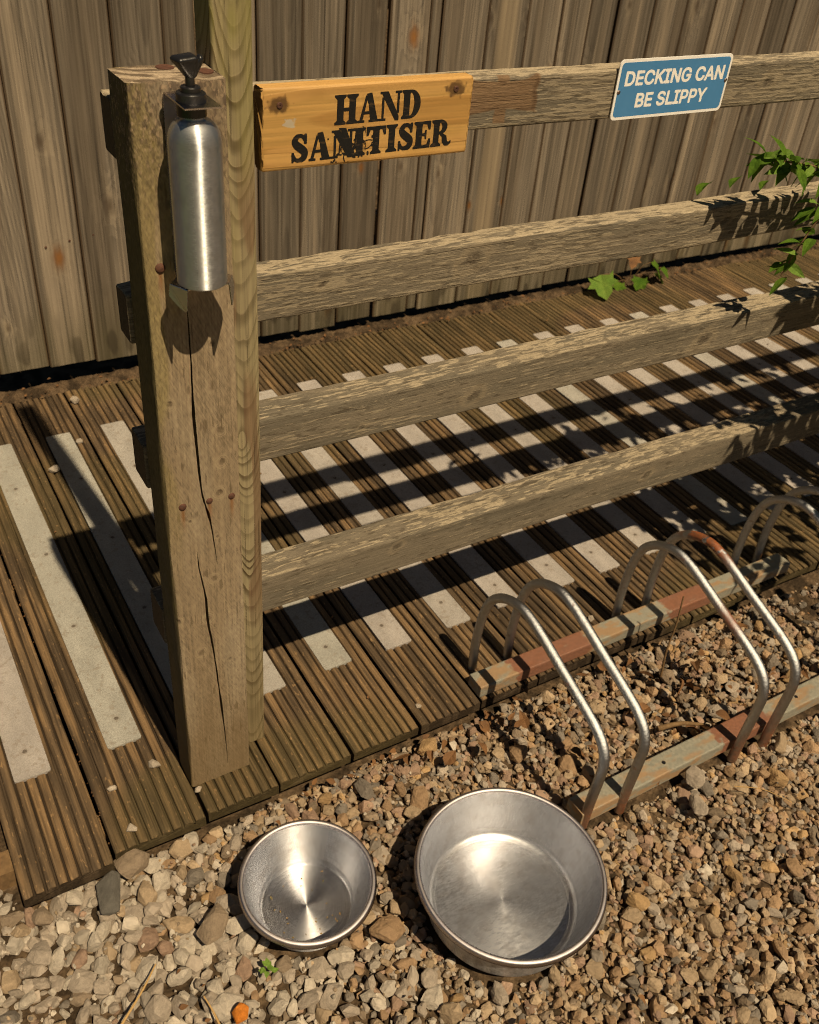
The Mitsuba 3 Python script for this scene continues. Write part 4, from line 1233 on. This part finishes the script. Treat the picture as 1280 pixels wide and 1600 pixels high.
def leaf(L, wd, curl=0.3, fold=0.25, n=7, tip=1.0, lr=None):
    """A pointed leaf along +x, seven columns by five rows, folded along its midrib."""
    t = np.linspace(0, 1, n)
    half = wd * (np.sin(np.pi * t ** 0.75) ** 0.9) * (1 - 0.25 * t)
    rows = np.array([-1, -0.5, 0, 0.5, 1])
    X = np.repeat(t[:, None] * L, 5, 1) + 0.0 * rows
    Yy = half[:, None] * rows[None]
    Z = fold * np.abs(Yy) - curl * (X / L) ** 2 * L
    if lr is not None:
        Z = Z + lr.normal(0, 0.03 * wd, Z.shape)
    i, j = np.meshgrid(np.arange(n - 1), np.arange(4), indexing='ij')
    q = np.stack([i * 5 + j, (i + 1) * 5 + j, (i + 1) * 5 + j + 1, i * 5 + j + 1], -1).reshape(-1, 4)
    return np.stack([X, Yy, Z], -1).reshape(-1, 3), np.vstack([q[:, [0, 1, 2]], q[:, [0, 2, 3]]])


def pose(m, at, yaw, pitch, roll=0.0):
    R_ = trimesh.transformations.euler_matrix(roll, -pitch, yaw, 'sxyz')[:3, :3]
    return m[0] @ R_.T + np.array(at), m[1]


lt = np.random.default_rng(5)
dead, wood = [], []
for k in range(620):
    u = lt.uniform()
    if u < 0.58:
        x, y, z = lt.uniform(-0.6, 3.8), 1.435 + abs(lt.normal(0, 0.03)), 0.012
    elif u < 0.70:
        x, y, z = lt.uniform(0.65, 1.7), lt.uniform(-0.31, -0.08), -0.036
    elif u < 0.80:
        x, y, z = -0.162 + lt.normal(0, 0.0015), lt.uniform(-0.05, 1.3), -0.005
    elif u < 0.86:
        x, y, z = lt.uniform(0.15, 0.7), lt.uniform(-0.10, -0.07), -0.034
    elif u < 0.92:
        x, y, z = lt.uniform(-0.3, 3.0), lt.uniform(0.0, 1.4), 0.0025
    else:
        x, y, z = lt.uniform(-0.2, 1.3), lt.uniform(-0.7, -0.1), -0.030
    if any(math.hypot(x - b_['cx'], y - b_['cy']) < b_['R'] + 0.02 for b_ in (SB, LB)):
        continue
    sm_ = 0.3 if 0.70 <= u < 0.80 else (0.5 if 0.86 <= u < 0.92 else (0.7 if u < 0.58 else 1.0))
    s_ = lt.uniform(0.006, 0.020) * sm_
    dead.append(pose(leaf(s_, s_ * 0.32, lt.uniform(-0.4, 0.6), lt.uniform(0.1, 0.9), 5), (x, y, z + lt.uniform(0, 0.004)), lt.uniform(0, 6.28), lt.uniform(-0.3, 0.3), lt.uniform(-0.6, 0.6)))
for k in range(34):
    x, y = (lt.uniform(0.70, 1.35), lt.uniform(-0.31, -0.07)) if k < 24 else (lt.uniform(0.18, 0.66), lt.uniform(-0.16, -0.075))
    s_ = lt.uniform(0.020, 0.042)
    dead.append(pose(leaf(s_, s_ * lt.uniform(0.24, 0.42), lt.uniform(-0.8, 0.9), lt.uniform(0.2, 1.1), 7, lr=lt), (x, y, -0.030 + lt.uniform(0, 0.008)), lt.uniform(0, 6.28), lt.uniform(-0.4, 0.4), lt.uniform(-0.9, 0.9)))
put('leaf_litter', join(dead), {'type': 'twosided', 'bsdf': {'type': 'ref', 'id': 'dead_leaf'}}, smooth=False)
tag('leaf_litter', 'dry brown leaf fragments lodged along the deck edges and among the gravel', 'leaf litter', kind='stuff')
for nm, lb, pts, rad, mt in (
        ('dead_twig', 'thin upright dead twig growing between the hoops of the cycle rack', [(1.030, -0.150, -0.05), (1.026, -0.145, 0.03), (1.035, -0.140, 0.10), (1.031, -0.137, 0.18)], 0.0028, 'twig_bark'),
        ('straw_stick', 'short straw coloured stick standing out of the gravel by the orange tile piece', [(-0.105, -0.405, -0.030), (-0.108, -0.375, -0.026), (-0.112, -0.352, -0.024)], 0.0020, 'straw'),
        ('gravel_twig', 'brown twig lying across the gravel near the deck corner', [(-0.235, -0.335, -0.026), (-0.190, -0.300, -0.022), (-0.160, -0.270, -0.024)], 0.0022, 'straw'),
        ('branch_piece', 'dark broken branch on the gravel under the cycle rack', [(0.905, -0.270, -0.032), (0.960, -0.285, -0.028), (1.010, -0.315, -0.030)], 0.0060, 'twig_bark'),
        ('grass_stalk', 'dry yellow grass stalk on the gravel in front of the rack', [(0.935, -0.455, -0.020), (0.975, -0.490, -0.012), (1.010, -0.535, -0.020)], 0.0011, 'straw')):
    p = spline(pts, 5)
    k = put(nm, tube(p, np.linspace(rad, rad * 0.55, len(p)), 8), mt, smooth=True)
    tag(k, lb, 'twig')

# ------------------------------------------------------------------ plants
def lobed(L, lr):
    """A lobed maple-like leaf."""
    prof = [(0, 0), (0.16, 0.30), (0.05, 0.46), (0.34, 0.40), (0.52, 0.56), (0.58, 0.30), (0.80, 0.26), (1.0, 0.0)]
    up = np.array(prof)
    out = np.r_[up, (up[1:-1] * [1, -1])[::-1]] * L
    c = np.array([[0.42 * L, 0]])
    v2 = np.r_[c, out]
    n = len(out)
    f = np.stack([np.zeros(n, int), 1 + np.arange(n), 1 + (np.arange(n) + 1) % n], 1)
    z = 0.22 * np.abs(v2[:, 1]) - 0.3 * v2[:, 0] ** 2 / L + lr.normal(0, 0.02 * L, len(v2))
    return np.c_[v2, z], f


pl_ = np.random.default_rng(12)
sdl = thing('maple_seedling', 'small seedling with lobed green leaves growing at the foot of the fence', 'plant')
base = np.array([2.33, 1.475, -0.02])
for (dx, dy, dz, L, mt) in ((-0.19, -0.03, 0.060, 0.105, 'leaf_pale'), (-0.08, -0.02, 0.012, 0.055, 'leaf_green'), (0.0, -0.05, 0.03, 0.060, 'leaf_green'), (0.06, -0.03, 0.075, 0.075, 'leaf_green'), (0.10, -0.02, 0.02, 0.06, 'leaf_pale'), (0.02, -0.04, -0.03 + 0.05, 0.05, 'leaf_green'), (0.11, -0.04, 0.05, 0.05, 'leaf_green'), (-0.02, -0.01, 0.11, 0.06, 'dead_leaf')):
    at_ = base + [dx, dy, dz + 0.03]
    yaw = pl_.uniform(-2.4, -0.7)
    put('leaf', pose(lobed(L, pl_), at_, yaw, -0.5 + pl_.normal(0, 0.2), pl_.normal(0, 0.4)), mt if mt != 'dead_leaf' else {'type': 'twosided', 'bsdf': {'type': 'ref', 'id': 'dead_leaf'}}, parent=sdl)
    put('stem', tube(spline([base + [0, 0, 0.0], base + [dx * 0.5, dy * 0.5, dz * 0.7 + 0.03], at_], 4), 0.0014, 6), 'twig_bark', smooth=True, parent=sdl)
wd_ = thing('gravel_weed', 'tiny bright green weed growing in the gravel below the smaller bowl', 'plant')
for k in range(9):
    put('leaf', pose(leaf(0.012, 0.0048, 0.2, 0.2, 5), (-0.008 + pl_.normal(0, 0.004), -0.360 + pl_.normal(0, 0.004), -0.020), k * 0.7, pl_.uniform(0.1, 0.6)), 'leaf_pale', parent=wd_)

vine = thing('climbing_vine', 'leafy green shrub reaching over the second rail', 'shrub')
main = spline([(1.75, -0.10, 0.55), (1.50, -0.04, 0.88), (1.31, 0.00, 0.985), (1.17, 0.005, 1.015), (1.06, 0.005, 1.035)], 6)
put('stem', tube(main, np.linspace(0.0045, 0.0014, len(main)), 7), 'twig_bark', smooth=True, parent=vine)
drop1 = spline([(1.34, -0.01, 0.965), (1.255, 0.0, 0.93), (1.225, 0.01, 0.86), (1.215, 0.02, 0.80)], 5)
put('stem', tube(drop1, np.linspace(0.0025, 0.0010, len(drop1)), 6), 'twig_bark', smooth=True, parent=vine)
for path, cnt, sz in ((main[8:], 84, 0.046), (drop1[3:], 24, 0.046)):
    for k in range(cnt):
        p = path[min(len(path) - 1, int(k / cnt * len(path)))]
        L = sz * pl_.uniform(0.65, 1.15)
        yaw = math.pi + pl_.normal(0, 1.3)
        put('leaf', pose(leaf(L, L * 0.23, pl_.uniform(0.0, 0.5), 0.3, 8, lr=pl_), p + pl_.normal(0, 0.008, 3), yaw, pl_.normal(-0.1 if path is not drop1[3:] else -0.7, 0.5), pl_.normal(0, 0.6)), 'leaf_green' if k % 4 else 'leaf_pale', parent=vine)
for at_, L in (((1.075, 0.125, 0.955), 0.060), ((1.150, 0.125, 0.958), 0.050), ((1.20, 0.10, 0.955), 0.045)):
    put('leaf', pose(leaf(L, L * 0.27, 0.3, 0.3, 8, lr=pl_), at_, math.pi + 0.3, 0.1, 0.5), 'leaf_green', parent=vine)
# the body of the shrub beyond the frame: its crown throws the dappled shade on the rails and deck
crown = []
for k in range(2600):
    at_ = np.array([pl_.uniform(1.30, 3.1), pl_.normal(-0.21, 0.15), pl_.uniform(0.60, 1.28)])
    lump = meshkit.noise(at_ * np.array([7.0, 7.0, 7.0]), 3)
    if lump < 0.33 or at_[1] < -0.50 or at_[1] > 0.03 or at_[0] < 1.30 + 0.9 * max(0, at_[1] + 0.12) + 0.10 * lump:
        continue
    L = pl_.uniform(0.04, 0.08)
    crown.append(pose(leaf(L, L * 0.29, pl_.uniform(0, 0.5), 0.3, 6), at_, pl_.uniform(0, 6.28), pl_.normal(-0.3, 0.5), pl_.normal(0, 0.6)))
ck = put('foliage', join(crown), 'leaf_green', parent=vine)
tag(ck, kind='stuff')
for k in range(7):
    e = np.array([2.0, -0.22, 1.0]) + pl_.normal(0, 1, 3) * [0.3, 0.2, 0.2]
    put('stem', tube(spline([(2.0 + 0.03 * k, -0.25, -0.08), (2.0 + 0.02 * k, -0.25, 0.45), e], 6), np.linspace(0.008, 0.003, 13), 7), 'twig_bark', smooth=True, parent=vine)
